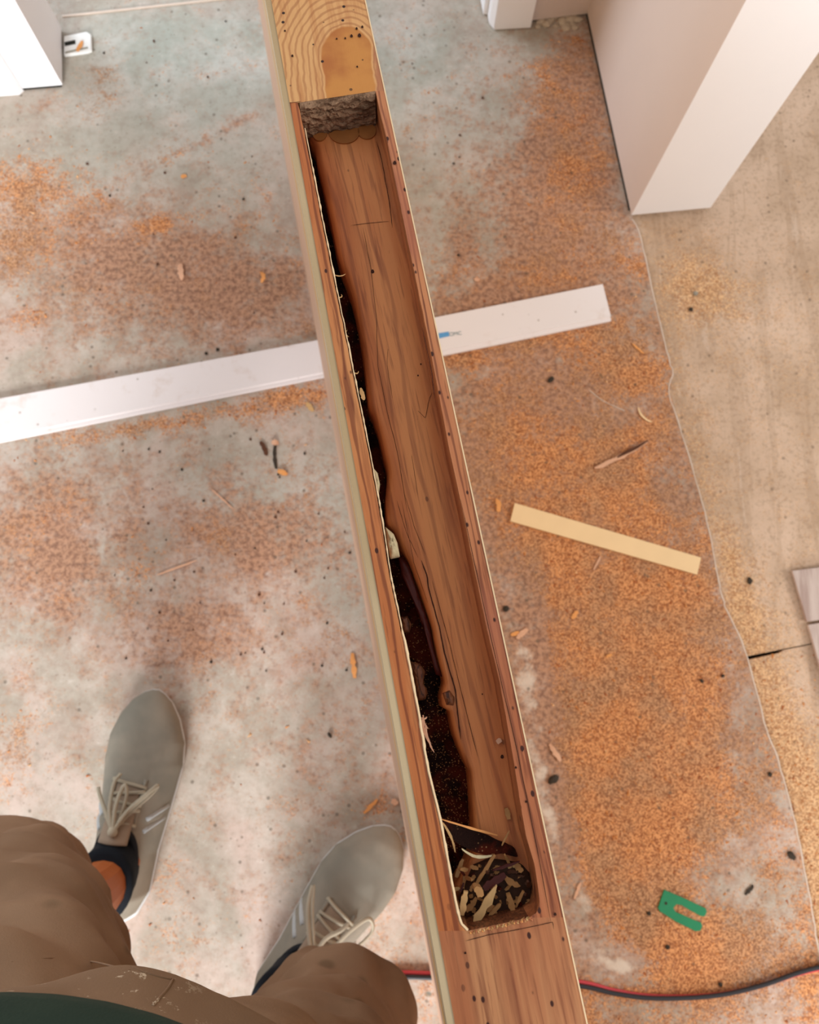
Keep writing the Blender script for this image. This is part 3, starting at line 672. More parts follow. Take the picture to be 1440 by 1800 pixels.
# ---------------------------------------------------------------- chips and splinters
def sliver(name, a, b, w, th, m, label, cat, group=None, curl=0.0, bend=0.0, taper=.5, parent=None, n=9, tilt=0.0):
    """a shaving from point a to point b; curl lifts its middle, bend bows it sideways"""
    a, b = Vector(a), Vector(b); t = (b-a).normalized(); s = t.cross(Vector((0, 0, 1))).normalized(); up = s.cross(t)
    s2 = s*math.cos(tilt) + up*math.sin(tilt); u2 = up*math.cos(tilt) - s*math.sin(tilt)
    bm = bmesh.new(); rows = []; sd = random.random()*99
    for i in range(n):
        k = i/(n-1); env = 4*k*(1-k)
        p = a.lerp(b, k) + up*curl*env + s*bend*env
        ww = w*.5*(1-taper*abs(2*k-1)**2.5)*(1+.25*mn.noise(Vector((k*5, sd, 0))))
        j1, j2 = .3*w*mn.noise(Vector((k*9, sd, 4))), .3*w*mn.noise(Vector((k*9, sd, 8)))
        rows.append([bm.verts.new(p + s2*(ww+j1) + u2*th*.5), bm.verts.new(p - s2*(ww+j2) + u2*th*.5), bm.verts.new(p - s2*(ww+j2)*.9 - u2*th*.5), bm.verts.new(p + s2*(ww+j1)*.9 - u2*th*.5)])
    for r, q in zip(rows, rows[1:]):
        for k in range(4): bm.faces.new((r[k], r[(k+1) % 4], q[(k+1) % 4], q[k]))
    bm.faces.new(rows[0][::-1]); bm.faces.new(rows[-1])
    o = obj(name, bm, m); rebase(o, (a+b)/2); tag(o, label, cat, group); return o
GP = 'wood chips lying in the near end of the mortise'
CL = {'pale wood chip': 'pale broken wood chip', 'tan wood chip': 'tan broken wood chip', 'dark wood chip': 'dark brown broken wood chip', 'maroon bark skin': 'small maroon flake of bark'}
def _tp(k):
    k.setdefault('taper', .35); return k
def inchip(p0, p1, w, m, d0=.012, d1=.014, th=.0012, label=None, **k):
    return sliver(k.pop('name', 'wood_chip'), D(*p0, d0), D(*p1, d1), w/1442*.35, th, m, label or CL.get(m.name, 'tan broken wood chip') + ' in the loose pile at the near end of the mortise', k.pop('cat', 'wood chip'), GP, **_tp(k))
inchip((874, 1556), (829, 1630), 13, M['chip1'], .008, .010, label='large pale leaf-shaped chip on top of the chip pile', taper=.9)
inchip((818, 1566), (812, 1608), 9, M['chip1'], .006, .008, label='upright pale chip against the left cheek of the mortise')
inchip((870, 1502), (838, 1552), 6, M['chip2'], .012, .014, label='straight tan splinter pointing away above the chip pile')
inchip((886, 1540), (914, 1557), 10, M['chip2'], label='curved tan chip near the right cheek of the mortise', taper=.8, bend=.0006)
inchip((894, 1572), (902, 1602), 9, M['chip2'], label='stubby tan chip standing near the rounded mortise corner', th=.003)
inchip((920, 1566), (906, 1594), 5, M['chip2'])
inchip((834, 1556), (847, 1572), 13, M['chip2'], .006, .007, label='rounded knob of wood in the middle of the chip pile', th=.004, taper=.7)
inchip((814, 1510), (802, 1542), 7, M['chip1'], .02, .02, label='ragged pale chip on the dark bark above the pile')
inchip((820, 1530), (814, 1562), 8, M['chip2'], .02, .018)
inchip((838, 1578), (820, 1602), 9, M['chip2'], .014, .014)
inchip((856, 1590), (872, 1606), 12, M['chip2'], .014, .014, th=.002)
inchip((906, 1518), (918, 1532), 9, M['chip2'], .013, .013)
inchip((850, 1562), (888, 1537), 12, M['maroon'], .010, .011, label='maroon bark flake with pale ticks across it', name='bark_flake', cat='bark')
inchip((866, 1530), (914, 1514), 5, M['maroon'], .012, .011, label='thin curved maroon bark flake by the right cheek', name='bark_flake', cat='bark', taper=.9)
inchip((797, 1570), (806, 1596), 7, M['chip2'], .018, .016)
inchip((880, 1588), (858, 1612), 6, M['chip2'], .012, .013)
for k in range(75):
    x, y = random.uniform(802, 932), random.uniform(1515, 1615); a = random.uniform(0, 6.28); l = random.uniform(4, 20)
    if x < 800 + (y-1540)*.15 or x > 930: continue
    inchip((x, y), (x+l*math.cos(a), y+l*math.sin(a)), random.uniform(2.5, 7), random.choice([M['chip2'], M['chip2'], M['chip3'], M['chip3'], M['maroon'], M['chip1']]), .016, random.uniform(.012, .018), th=.001)
patch('debris_bed', [(832, 1520), (860, 1508), (915, 1516), (936, 1540), (944, 1592), (925, 1606), (838, 1628), (822, 1620), (806, 1580)], DB-.0005, M['void2'], .003, label='dark crumbled debris bed')
# dark strip of bark bridging the mortise, with its pale edges
def flatpiece(name, pts, d0, d1, th, m, label, cat, group=None):
    bm = bmesh.new(); q = resample(pts+[pts[0]], 49)[:-1]; xs = [p.x for p in q]; lo, hi = min(xs), max(xs)
    top = [bm.verts.new(D(p.x + jag(i, 3, .9), p.y + jag(i, 6, .9), d0+(d1-d0)*(p.x-lo)/(hi-lo))) for i, p in enumerate(q)]
    c = sum((v.co for v in top), Vector())/48; bot = [bm.verts.new(v.co + Vector((0, 0, -th))) for v in top]
    bm.faces.new(top); bm.faces.new(bot[::-1])
    for i in range(48): bm.faces.new((top[i], top[(i+1) % 48], bot[(i+1) % 48], bot[i]))
    o = obj(name, bm, m); rebase(o, c - Vector((0, 0, th))); return tag(o, label, cat, group)
flatpiece('bark_strip', [(777, 1440), (800, 1446), (850, 1466), (905, 1490), (912, 1508), (880, 1500), (862, 1505), (835, 1498), (808, 1485), (790, 1470)], .006, .016, .002, M['void'], 'wide dark strip of bark lying across the mortise above the chips', 'bark', GP)
sliver('wood_splinter', D(776, 1440, .003), D(874, 1468, .012), .0007, .0006, M['chip4'], 'long hair-thin splinter along the upper side of the bark strip', 'splinter', curl=.001)
sliver('wood_splinter', D(778, 1446, .003), D(800, 1497, .010), .0009, .0007, M['chip1'], 'thin pale splinter hanging down from the left cheek beside the bark strip', 'splinter', bend=-.0008)
sliver('wood_splinter', D(895, 1460, .012), D(882, 1486, .013), .0008, .0006, M['chip2'], 'short tan splinter standing behind the right end of the bark strip', 'splinter')
sliver('wood_splinter', D(812, 1492, .006), D(864, 1504, .010), .0011, .0006, M['glue'], 'pale frayed fibre along the lower side of the bark strip', 'splinter', bend=.0015)
for (a, b, w) in (((742, 1264), (756, 1306), .0012), ((744, 1258), (752, 1280), .0008), ((748, 1275), (763, 1322), .0007), ((741, 1262), (750, 1260), .0006)):
    sliver('wood_splinter', D(*a, .002), D(*b, .012), w, .0006, M['chip5'], 'pinkish frayed splinter peeling off the left cheek halfway down the mortise', 'splinter', 'splinters peeling off the left cheek', bend=.0006)
for (a, b) in (((587, 483), (607, 482)), ((596, 523), (600, 518)), ((610, 580), (613, 592)), ((622, 655), (630, 653))):
    sliver('wood_fibre', D(*a, .002), D(*b, .004), .0004, .0004, M['chip1'], 'hair-fine wood fibre sticking out over the dark void', 'fibre', 'fine fibres along the left cheek', bend=.0008)
sliver('wood_fibre', D(634, 682, .003), D(640, 703, .006), .0018, .0006, M['chip1'], 'ragged tuft of pale fibre on the left cheek near the white board', 'fibre')
inchip((873, 1305), (881, 1300), 8, M['chip5'], DB-.001, DB-.001, label='small pinkish chip lying alone on the mortise floor')
inchip((890, 1420), (895, 1440), 8, M['chip2'], DB-.001, DB-.001, label='tan crumb lodged against the right mortise wall above the pile')
# ragged torn lip at the near end
for k in range(44):
    x = 826 + k*2.5 + random.uniform(-2, 2); y = 1641 - (x-826)*.235 + random.uniform(-2, 2); a = random.uniform(-.9, .9)
    sp = sliver('torn_fibre', D(x, y, -.0004), D(x+random.uniform(4, 9)*math.cos(a), y-random.uniform(2, 6)*abs(math.sin(a)) - 2, .001), random.uniform(.0005, .0012), .0004, random.choice([M['chip1'], M['lip'], M['chip2'], M['chip4']]), None, None)
    mw = sp.matrix_world.copy(); sp.parent = door

# ---------------------------------------------------------------- things on the floor
# white board
bm = bmesh.new()
top = smoothline([P(-190, 733, .009), P(0, 700, .009), P(556, 598, .009), P(762, 558, .009), P(1060, 499, .009)], 6)
bot = smoothline([P(-190, 814, .009), P(0, 776, .009), P(556, 664, .009), P(775, 624, .009), P(1076, 562, .009)], 6)
ta = [bm.verts.new(p) for p in top]; tb = [bm.verts.new(p) for p in bot]
step_in = [bm.verts.new(a.co.lerp(b.co, .90)) for a, b in zip(ta, tb)]
lower = [bm.verts.new(v.co + Vector((0, 0, -.0035))) for v in step_in]; lowb = [bm.verts.new(v.co + Vector((0, 0, -.0035))) for v in tb]
ga = [bm.verts.new((v.co.x, v.co.y, .0004)) for v in ta]; gb = [bm.verts.new((v.co.x, v.co.y, .0004)) for v in tb]
bm.verts.ensure_lookup_table()
for v in tb: pass
n = len(ta)
for i in range(n-1):
    for r, s in ((ta, step_in), (step_in, lower), (lower, lowb), (lowb, gb), (gb, ga), (ga, ta)):
        bm.faces.new((r[i], s[i], s[i+1], r[i+1]))
for i in (0, n-1): bm.faces.new((ta[i], step_in[i], lower[i], lowb[i], gb[i], ga[i]))
for v in tb: bm.verts.remove(v)
brd = obj('white_board', bm, M['plank']); rebase(brd, P(560, 632, 0)); bevel(brd, .0008)
tag(brd, 'long white scuffed board lying on the floor across the room under the door', 'board')
def textobj(name, body, size, loc, ang, m, parent):
    c = bpy.data.curves.new(name, 'FONT'); c.body = body; c.size = size; c.extrude = .0001
    o0 = bpy.data.objects.new(name, c); S.collection.objects.link(o0)
    dg = bpy.context.evaluated_depsgraph_get(); me = bpy.data.meshes.new_from_object(o0.evaluated_get(dg)); bpy.data.objects.remove(o0)
    me.transform(Matrix.Translation(loc) @ Matrix.Rotation(ang, 4, 'Z')); me.materials.clear(); me.materials.append(m)
    if parent: me.transform(Matrix.Translation(-parent.location))
    return link(bpy.data.objects.new(name, me), parent)
bm = bmesh.new(); poly_prism(bm, [P(771, 586, .009), P(789, 583, .009), P(790, 591, .009), P(772, 595, .009)], .0091, .0094)
st = obj('blue_mark', bm, M['blue']); st.data.transform(Matrix.Translation(-brd.location)); st.parent = brd; tag(st, 'small blue printed logo block')
textobj('printed_mark', 'OMC', .0085, P(790, 591, .0092), .14, M['ink'], brd)
# offcut
def slab(name, corners, z, m, label, cat, bev=.0006):
    bm = bmesh.new(); poly_prism(bm, [P(x, y, z) for x, y in corners], .0003, z)
    o = obj(name, bm, m); c = sum((P(x, y, 0) for x, y in corners), Vector())/len(corners); rebase(o, c); bevel(o, bev); return tag(o, label, cat)
slab('pine_offcut', [(897, 916), (905, 884), (1233, 980), (1226, 1010)], .006, M['offcut'], 'straight pale pine offcut lying on the sawdust to the right of the door', 'wood offcut')
# split stick
o = sliver('split_stick', P(1046, 824, .003), P(1137, 776, .003), .0075, .004, M['chip5'], 'split dark reddish stick lying between the white board and the pine offcut', 'stick', bend=.002, taper=.7)
bm = bmesh.new()
poly = []
for i in range(10):
    k = i/9; poly.append(P(1075, 811, .0026).lerp(P(1139, 774, .0062), k) + Vector((0, .0009*math.sin(k*6), 0)))
tube(bm, poly, [.0008+.0022*math.sin(math.pi*(i/9)**.8) for i in range(10)], 6); s = obj('dark_bark', bm, M['chip3']); s.data.transform(Matrix.Translation(-o.location)); s.parent = o; tag(s, 'dark bark on the stick')
# green shim
out = [(1168, 1564), (1205, 1580), (1241, 1597), (1243, 1603), (1239, 1611), (1233, 1611), (1213, 1600), (1198, 1591), (1189, 1590), (1184, 1596), (1188, 1603), (1202, 1609), (1220, 1617), (1233, 1622), (1235, 1628), (1232, 1636), (1223, 1637), (1190, 1621), (1160, 1602), (1157, 1596)]
shim = slab('horseshoe_shim', out, .003, M['green'], 'green plastic horseshoe shim lying on the sawdust', 'shim', .0004)
bm = bmesh.new(); bmesh.ops.create_cone(bm, cap_ends=True, segments=14, radius1=.002, radius2=.0018, depth=.0008)
h = obj('peg_hole', bm, M['blackbit'], shim); h.location = P(1171, 1588, .0032) - shim.location
# cables
def cable(name, pts, r, m, label, off, tw):
    q = smoothline([P(x, y, 0) for x, y in pts], 10); bm = bmesh.new(); o = []
    for i, p in enumerate(q):
        t = (q[min(i+1, len(q)-1)]-q[max(i-1, 0)]).normalized(); s = Vector((-t.y, t.x, 0)); a = tw(i/len(q)) + off
        o.append(p + s*r*1.0*math.cos(a) + Vector((0, 0, r*2.05 + r*1.0*math.sin(a))))
    tube(bm, o, r, 10); ob = obj(name, bm, m, smooth=True); rebase(ob, Vector((q[len(q)//2].x, q[len(q)//2].y, 0)))
    return tag(ob, label, 'cable')
cp = [(590, 1880), (610, 1790), (645, 1730), (690, 1712), (765, 1712), (900, 1716), (1020, 1727), (1080, 1741), (1150, 1750), (1250, 1747), (1330, 1731), (1400, 1708), (1450, 1696), (1560, 1672), (1800, 1620), (2300, 1560)]
tw = lambda k: interp([(0, 2.6), (.4, 2.2), (.6, 1.3), (1, .25)], k)
cable('power_cable', cp, .0030, M['black'], 'black cable running along the floor under the door near the green shim', 0.0, tw)
cable('air_hose', cp, .0028, M['red'], 'thin red hose twisted against the black cable on the floor', math.pi, tw)
# white latch plate by the left casing
pl = slab('latch_plate', [(112, 63), (152, 55), (160, 60), (161, 88), (154, 91), (112, 97)], .006, M['plastic'], 'small white plastic plate with a dark slot beside the left white casing', 'plate', .0015)
for nm, pts, m_, z in (('slot', [(113, 74), (132, 70), (133, 77), (114, 81)], M['gap'], .0064), ('rim_strip', [(114, 91), (154, 82), (155, 85), (115, 94)], M['stone'], .0064)):
    bm = bmesh.new(); poly_prism(bm, [P(x, y, z) for x, y in pts], .0058, z); s = obj(nm, bm, m_); s.data.transform(Matrix.Translation(-pl.location)); s.parent = pl
def fsl(a, b, w, m, label, name='wood_shaving', cat='wood shaving', group=None, z=.0016, th=.0008, **k):
    return sliver(name, P(*a, z), P(*b, z), w/1202, th, m, label, cat, group, **k)
fsl((136, 90), (145, 72), 8, M['chip4'], 'orange wood chip lying on the small white latch plate', z=.0075, name='wood_chip', cat='wood chip')
fsl((317, 464), (320, 492), 11, M['chip5'], 'pinkish rounded shaving on the grey floor above the left part of the white board', curl=.003, th=.002)
fsl((458, 478), (460, 497), 8, M['chip4'], 'small hooked orange shaving on the floor left of the door above the white board', bend=-.004, curl=.003)
fsl((539, 708), (550, 723), 9, M['chip1'], 'tan chip just below the white board left of the door', name='wood_chip', cat='wood chip', th=.002)
fsl((459, 776), (470, 800), 9, M['chip3'], 'dark brown oval chip beside the two-ended curled shaving', name='wood_chip', cat='wood chip', th=.002, curl=.001)
fsl((484, 782), (486, 824), 6, M['blackbit'], 'narrow black strip standing in for the shadow between two pale curls on the grey floor', bend=.002, taper=.2)  # dark strip added as the shadow of the two-ended curl
fsl((477, 778), (490, 779), 10, M['chip5'], 'pale curl at the far end of the black shadow strip', curl=.003, th=.0015)
fsl((488, 828), (505, 834), 9, M['chip4'], 'bright tan curl at the near end of the black shadow strip', curl=.003, th=.0015)
fsl((372, 860), (410, 895), 3, M['chip5'], 'thin orange sliver on the floor below the white board at left', taper=.7)
fsl((276, 1011), (346, 985), 4, M['chip5'], 'long pale sliver on the floor above the left sneaker', taper=.7)
fsl((619, 1148), (624, 1192), 8, M['chip4'], 'ragged orange shaving close to the left side of the door', curl=.002, taper=.4)
fsl((873, 876), (876, 900), 9, M['chip4'], 'bright yellow curl just left of the pine offcut', curl=.003, bend=-.002)
fsl((1122, 716), (1146, 742), 3.5, M['offcut'], 'fine curved pale shaving near the step in the floor', bend=.005, curl=.001)
fsl((1112, 604), (1132, 622), 4, M['chip4'], 'short reddish sliver to the right below the end of the white board')
fsl((1044, 1002), (1056, 978), 3.5, M['chip5'], 'short pale sliver just below the pine offcut')
fsl((1010, 1580), (1021, 1551), 5, M['chip5'], 'pale pink splinter right of the near end of the door')
fsl((966, 1308), (986, 1338), 8, M['chip5'], 'pinkish curled shaving right of the door, halfway down the heavy sawdust', curl=.003)
fsl((908, 1122), (928, 1106), 9, M['chip5'], 'pink chip on the pale scuff right of the door', th=.0025, name='wood_chip', cat='wood chip')
fsl((898, 1116), (914, 1112), 7, M['chip4'], 'orange chip touching the pink chip on the pale scuff', name='wood_chip', cat='wood chip')
fsl((1006, 1088), (1016, 1074), 8, M['chip4'], 'orange chip on the sawdust below the pine offcut', name='wood_chip', cat='wood chip')
fsl((640, 1430), (664, 1405), 6, M['chip4'], 'orange ragged splinter above the right sneaker', taper=.6)
fsl((688, 1408), (700, 1412), 10, M['chip5'], 'pale round chip between the right sneaker and the door', th=.002, name='wood_chip', cat='wood chip')
fsl((318, 311), (328, 309), 8, M['chip4'], 'single orange chip on the clean grey floor at upper left', name='wood_chip', cat='wood chip')
fsl((834, 492), (843, 491), 8, M['chip5'], 'pinkish chip on the floor above the white board right of the door', name='wood_chip', cat='wood chip')
fsl((494, 664), (500, 662), 7, M['chip4'], 'tiny tan chip resting on the white board left of the door', name='wood_chip', cat='wood chip', z=.0065)
fsl((1066, 1155), (1076, 1150), 5, M['chip4'], 'tiny orange crumb lying right of the pale scuff', name='wood_chip', cat='wood chip')
def crumb(px, py, r, m, label, name='grit_crumb', cat='crumb', group=None, z=0.0, st=1.0):
    bm = bmesh.new(); bmesh.ops.create_icosphere(bm, subdivisions=2, radius=.78*r/1202)
    for v in bm.verts: v.co = Vector((v.co.x*st, v.co.y, v.co.z*.6))*(1+.35*mn.noise(v.co*500+Vector((px, py, 0))))
    zz = min(v.co.z for v in bm.verts)
    o = obj(name, bm, m); o.location = P(px, py, z) - Vector((0, 0, zz)); o.rotation_euler.z = random.uniform(0, 3); return tag(o, label, cat, group)
crumb(1222, 517, 6, M['stone'], 'round grey pebble on the tan subfloor right of the step', 'pebble', 'pebble', z=-.004)
crumb(1214, 545, 5.5, M['blackbit'], 'black crumb just below the grey pebble on the tan subfloor', z=-.004)
crumb(1317, 1021, 6, M['blackbit'], 'black crumb on the tan subfloor left of the grey laminate plank', st=1.5, z=-.004)
crumb(968, 668, 6, M['blackbit'], 'dark crumb on the sawdust below the right part of the white board', st=1.6)
crumb(580, 1292, 7, M['blackbit'], 'dark oval seed-like crumb on the clean floor right of the left sneaker', st=.5)
crumb(889, 1070, 7, M['blackbit'], 'black crumb close to the right side of the door by the pale scuff')
crumb(1353, 1361, 5, M['blackbit'], 'dark crumb near the step below the narrow gap in the subfloor')
crumb(1390, 1503, 7, M['blackbit'], 'dark splintery crumb beside the step at lower right', st=1.6, z=.0)
crumb(1233, 1197, 4, M['blackbit'], 'upper of two small black dots below the pine offcut', st=1.3)
crumb(1270, 1188, 4, M['blackbit'], 'right of two small black dots below the pine offcut')
crumb(1140, 1605, 4.5, M['blackbit'], 'small dark crumb just left of the green shim')
crumb(1173, 1664, 5, M['blackbit'], 'small dark crumb between the green shim and the cable')
crumb(383, 615, 4.5, M['blackbit'], 'black crumb touching the upper side of the white board')
crumb(363, 622, 4, M['blackbit'], 'smaller black crumb left of the one above the white board')
crumb(1266, 1730, 4, M['blackbit'], 'dark crumb beside the cable', st=1.3)
crumb(972, 1318+52, 8, M['blackbit'], 'dark chip on the pale scuff right of the near end of the door', st=1.6)
fsl((1310, 1573), (1325, 1556), 6, M['blackbit'], 'dark forked splinter on the sawdust upper right of the green shim', name='dark_splinter', cat='splinter', taper=.8)
for k in range(70):
    x, y = random.uniform(200, 620), random.uniform(770, 1180)
    if k > 45: x, y = random.uniform(120, 460), random.uniform(20, 560)
    if k > 60: x, y = random.uniform(690, 860), random.uniform(60, 480)
    if x > OL(y) - 30 and x < OR(y) + 10: continue
    crumb(x, y, random.uniform(1.6, 3.4), random.choice([M['blackbit'], M['chip3']]), 'tiny dark grit speck scattered on the bare grey floor', group='tiny dark grit on the bare floor')
# grey laminate planks at the right
slab('laminate_plank', [(1393, 1003), (2100, 915), (2130, 985), (1419, 1093)], .006, M['lam'], 'upper grey oak laminate plank at the right edge, beyond the step', 'laminate plank', .0008)
slab('laminate_plank', [(1421, 1098), (2131, 990), (2200, 1180), (1484, 1318)], .006, M['lam'], 'lower grey oak laminate plank at the right edge, near the narrow gap', 'laminate plank', .0008)
# sawdust grains
dens = lambda V: blobs('d', DUST, V)
rng = np.random.default_rng(3)
cand = np.column_stack([rng.uniform(-.62, .62, 90000), rng.uniform(-.55, 1.1, 90000), np.zeros(90000)])
dn = dens(cand); ok = rng.random(90000) < np.clip(dn, 0, 1)**1.5*.28 + .004
cand = cand[ok]
def grains(name, cand, mlist, sub=False):
    vs, fs, mi = [], [], []
    for (x, y, _) in cand:
        lim = seam_x(y)
        if (x > lim-.004) != sub: continue
        if sub and y > .66 and x < .55: continue
        r = abs(rng.normal(0, .0008))+.0005; a = rng.uniform(0, 6.28); st = rng.uniform(1, 2.4); b = len(vs)
        z = -.0064 if sub else 0.0
        for (u, w, h) in ((st, 0, 0), (-st*.6, .8, 0), (-st*.7, -.8, 0), (0, .1, 1.1)):
            vs.append((x + r*(u*math.cos(a)-w*math.sin(a)), y + r*(u*math.sin(a)+w*math.cos(a)), z + .0002 + r*h*.8))
        fs += [(b, b+1, b+3), (b+1, b+2, b+3), (b+2, b, b+3)]; k = int(rng.integers(0, len(mlist))); mi += [k]*3
    me = bpy.data.meshes.new(name); me.from_pydata(vs, [], fs)
    for m in mlist: me.materials.append(m)
    me.polygons.foreach_set('material_index', mi)
    return tag(link(bpy.data.objects.new(name, me)), kind='stuff')
M['saw1'] = plain('sawdust', srgb(214, 146, 88), .8, .1, 30); M['saw2'] = plain('sawdust pale', srgb(230, 180, 130), .8, .1, 30); M['saw3'] = plain('sawdust red', srgb(180, 108, 64), .8, .1, 30)
tag(grains('sawdust', cand, [M['saw1'], M['saw2'], M['saw3'], M['saw1']]), 'orange sawdust scattered over the floor', 'sawdust')
c2 = np.column_stack([rng.uniform(.3, .75, 26000), rng.uniform(-.5, .9, 26000), np.zeros(26000)])
d2 = blobs('d', SUBD, c2); c2 = c2[rng.random(26000) < d2*.3+.01]
tag(grains('sawdust', c2, [M['saw1'], M['saw2'], M['saw3']], True), 'pale sawdust lying on the tan subfloor right of the step', 'sawdust')

# ---------------------------------------------------------------- person
person = empty('person', (-.25, -.3, 0)); tag(person, 'person standing in khaki trousers, dark green shirt and grey sneakers, seen from above', 'person')
PO = person.location.copy()
def pobj(name, bm, m, parent=None, smooth=True):
    o = obj(name, bm, m, None, smooth); o.data.transform(Matrix.Translation(-PO)); o.parent = parent or person; return o
def shoe(toe, heel, side, collar_c, ankle_top):
    """toe and heel are floor points; side +1 means the big toe is to the left"""
    toe, heel = Vector(toe), Vector(heel); Ls = (toe-heel).length; t = (toe-heel).normalized(); s = Vector((t.y, -t.x, 0))  # s points right
    hwi = [(0, .012), (.03, .026), (.12, .037), (.3, .038), (.5, .041), (.68, .050), (.78, .050), (.88, .041), (.95, .028), (.985, .015), (1, .004)]
    hwo = [(0, .012), (.03, .026), (.12, .038), (.3, .040), (.5, .048), (.68, .054), (.78, .051), (.88, .039), (.95, .025), (.985, .013), (1, .004)]
    ht = [(0, .05), (.03, .075), (.12, .092), (.3, .088), (.42, .086), (.55, .074), (.7, .058), (.84, .050), (.93, .042), (.98, .033), (1, .024)]
    R = (lambda k: interp(hwo, k)) if side > 0 else (lambda k: interp(hwi, k)); Lf = (lambda k: interp(hwi, k)) if side > 0 else (lambda k: interp(hwo, k))
    def surf(k, ph):
        c = heel + t*Ls*k; x = math.cos(ph); z = math.sin(ph); w = R(k) if x > 0 else Lf(k)
        ex = abs(x)**.85*(1 if x > 0 else -1); h = interp(ht, k)
        return c + s*w*ex + Vector((0, 0, .018 + (h-.018)*abs(z)**(.75 if k > .45 else .9)))
    oc, ol, ow = .235, .19, .66
    def inside(k, x): return ((k-oc)/ol)**2 + (x/ow)**2 < 1
    bm = bmesh.new(); n, m = 90, 48; g = []
    for i in range(n+1):
        u = i/n; k = u if u < .9 else .9 + .1*math.sin((u-.9)/.1*math.pi/2)
        g.append([(bm.verts.new(surf(k, math.pi*j/m)), k, math.cos(math.pi*j/m)) for j in range(m+1)])
    for i in range(n):
        for j in range(m):
            q = (g[i][j], g[i][j+1], g[i+1][j+1], g[i+1][j])
            if all(inside(v[1], v[2]) for v in q): continue
            bm.faces.new([v[0] for v in q])
    for v in list(bm.verts):
        if not v.link_faces: bm.verts.remove(v)
    up = pobj('sneaker', bm, M['knit']); md = up.modifiers.new('thick', 'SOLIDIFY'); md.thickness = .004; md.offset = -1
    # padded collar
    bm = bmesh.new(); pts = []
    for a in range(41):
        th = a/40*2*math.pi; k = oc + ol*.985*math.cos(th); x = ow*.985*math.sin(th); pts.append(surf(k, math.acos(max(-1, min(1, x)))) + Vector((0, 0, .001)))
    tube(bm, pts, .0042, 8); pobj('collar', bm, M['solein'], up)
    # sole
    bm = bmesh.new(); prof = [(.0, .003, -.004), (.006, 0, -.001), (.016, 0, .0006), (.022, 0, -.0004), (.025, 0, -.005)]
    ks = [.5-.5*math.cos(math.pi*i/40) for i in range(41)]; rings = []
    for (z, _, e_) in prof:
        ring = [heel + t*(Ls*k + (e_ + max(0, .005*(1-k*4)))*(2*k-1)) + s*(R(k)+e_) + Vector((0, 0, z)) for k in ks] + [heel + t*(Ls*k + e_*(2*k-1)) - s*(Lf(k)+e_) + Vector((0, 0, z)) for k in ks[::-1]]
        rings.append([bm.verts.new(p) for p in ring])
    for a, b in zip(rings, rings[1:]):
        for i in range(len(a)): bm.faces.new((a[i], a[(i+1) % len(a)], b[(i+1) % len(a)], b[i]))
    bm.faces.new(rings[0][::-1]); bm.faces.new(rings[-1])
    tag(pobj('sole', bm, M['sole'], up), 'off white foam sole')
    # tongue
    bm = bmesh.new(); g = []
    for i in range(15):
        u = i/14; k = .60 - .235*u; row = []
        for j in range(9):
            x = (j/8-.5)*2*(.28+.12*u); p = surf(k, math.acos(x)); row.append(bm.verts.new(p + Vector((0, 0, .003 + .016*u*u - .004*abs(j/8-.5)))))
        g.append(row)
    for i in range(14):
        for j in range(8): bm.faces.new((g[i][j], g[i][j+1], g[i+1][j+1], g[i+1][j]))
    tg = pobj('tongue', bm, M['tongue'], up); tg.modifiers.new('thick', 'SOLIDIFY').thickness = .004
    for sg, k0 in ((1, .46), (1, .41), (-1, .46), (-1, .40)):
        bm = bmesh.new(); tube(bm, [surf(k0+.05*u, math.acos(sg*(.62+.36*u))) + Vector((0, 0, .0004)) for u in (0, .25, .5, .75, 1)], .0034, 6, squash=.35)
        tag(pobj('side_stripe', bm, M['stripe'], up), 'pale bluish side stripe')
    # eyestay ridges and cross laces
    bm = bmesh.new()
    for sg in (-1, 1): tube(bm, [surf(k, math.acos(sg*(.34+.1*(.6-k)))) + Vector((0, 0, .0012)) for k in [.62-.02*i for i in range(11)]], .0028, 7)
    pobj('eyestay', bm, M['knit'], up)
    bm = bmesh.new()
    for r in range(5):
        k = .60 - .038*r
        pts = [surf(k + (.012*x if r % 2 else -.012*x), math.acos(x*.42)) + Vector((0, 0, .005 + .010*((.6-k)/.2)**2 * (1-abs(x)))) for x in (-1, -.6, -.2, .2, .6, 1)]
        tube(bm, pts, .0023, 6, squash=.6)
    knot = surf(.415, math.pi/2) + Vector((0, 0, .018))
    bmesh.ops.create_icosphere(bm, subdivisions=2, radius=.0065, matrix=Matrix.Translation(knot))
    def lp(pts, close=True):
        q = smoothline([knot] + [heel + t*Ls*k + s*x + Vector((0, 0, z)) for (k, x, z) in pts] + ([knot] if close else []), 8)
        tube(bm, q, .0027, 6, squash=.7)
    for L_ in ankle_top['loops']: lp(*L_)
    tag(pobj('laces', bm, M['lace'], up), 'pale grey laces tied in a bow')
    # sock
    bm = bmesh.new(); c = heel + t*Ls*.21
    rings = []
    for (z, rx, ry, sh) in ((.03, .030, .060, .01), (.06, .031, .058, .008), (.080, .033, .052, .004), (.092, .036, .048, 0), (.105, .0385, .046, -.002), (.112, .0375, .045, -.002), (.113, .030, .038, -.002)):
        rings.append([bm.verts.new(c + t*(sh + ry*math.cos(a)) + s*rx*math.sin(a) + Vector((0, 0, z))) for a in [k*math.pi/14 for k in range(28)]])
    for a, b in zip(rings, rings[1:]):
        for i in range(28): bm.faces.new((a[i], a[(i+1) % 28], b[(i+1) % 28], b[i]))
    bm.faces.new(rings[0][::-1]); bm.faces.new(rings[-1])
    pobj('sock', bm, M['sock'])
    return heel, t, s, Ls
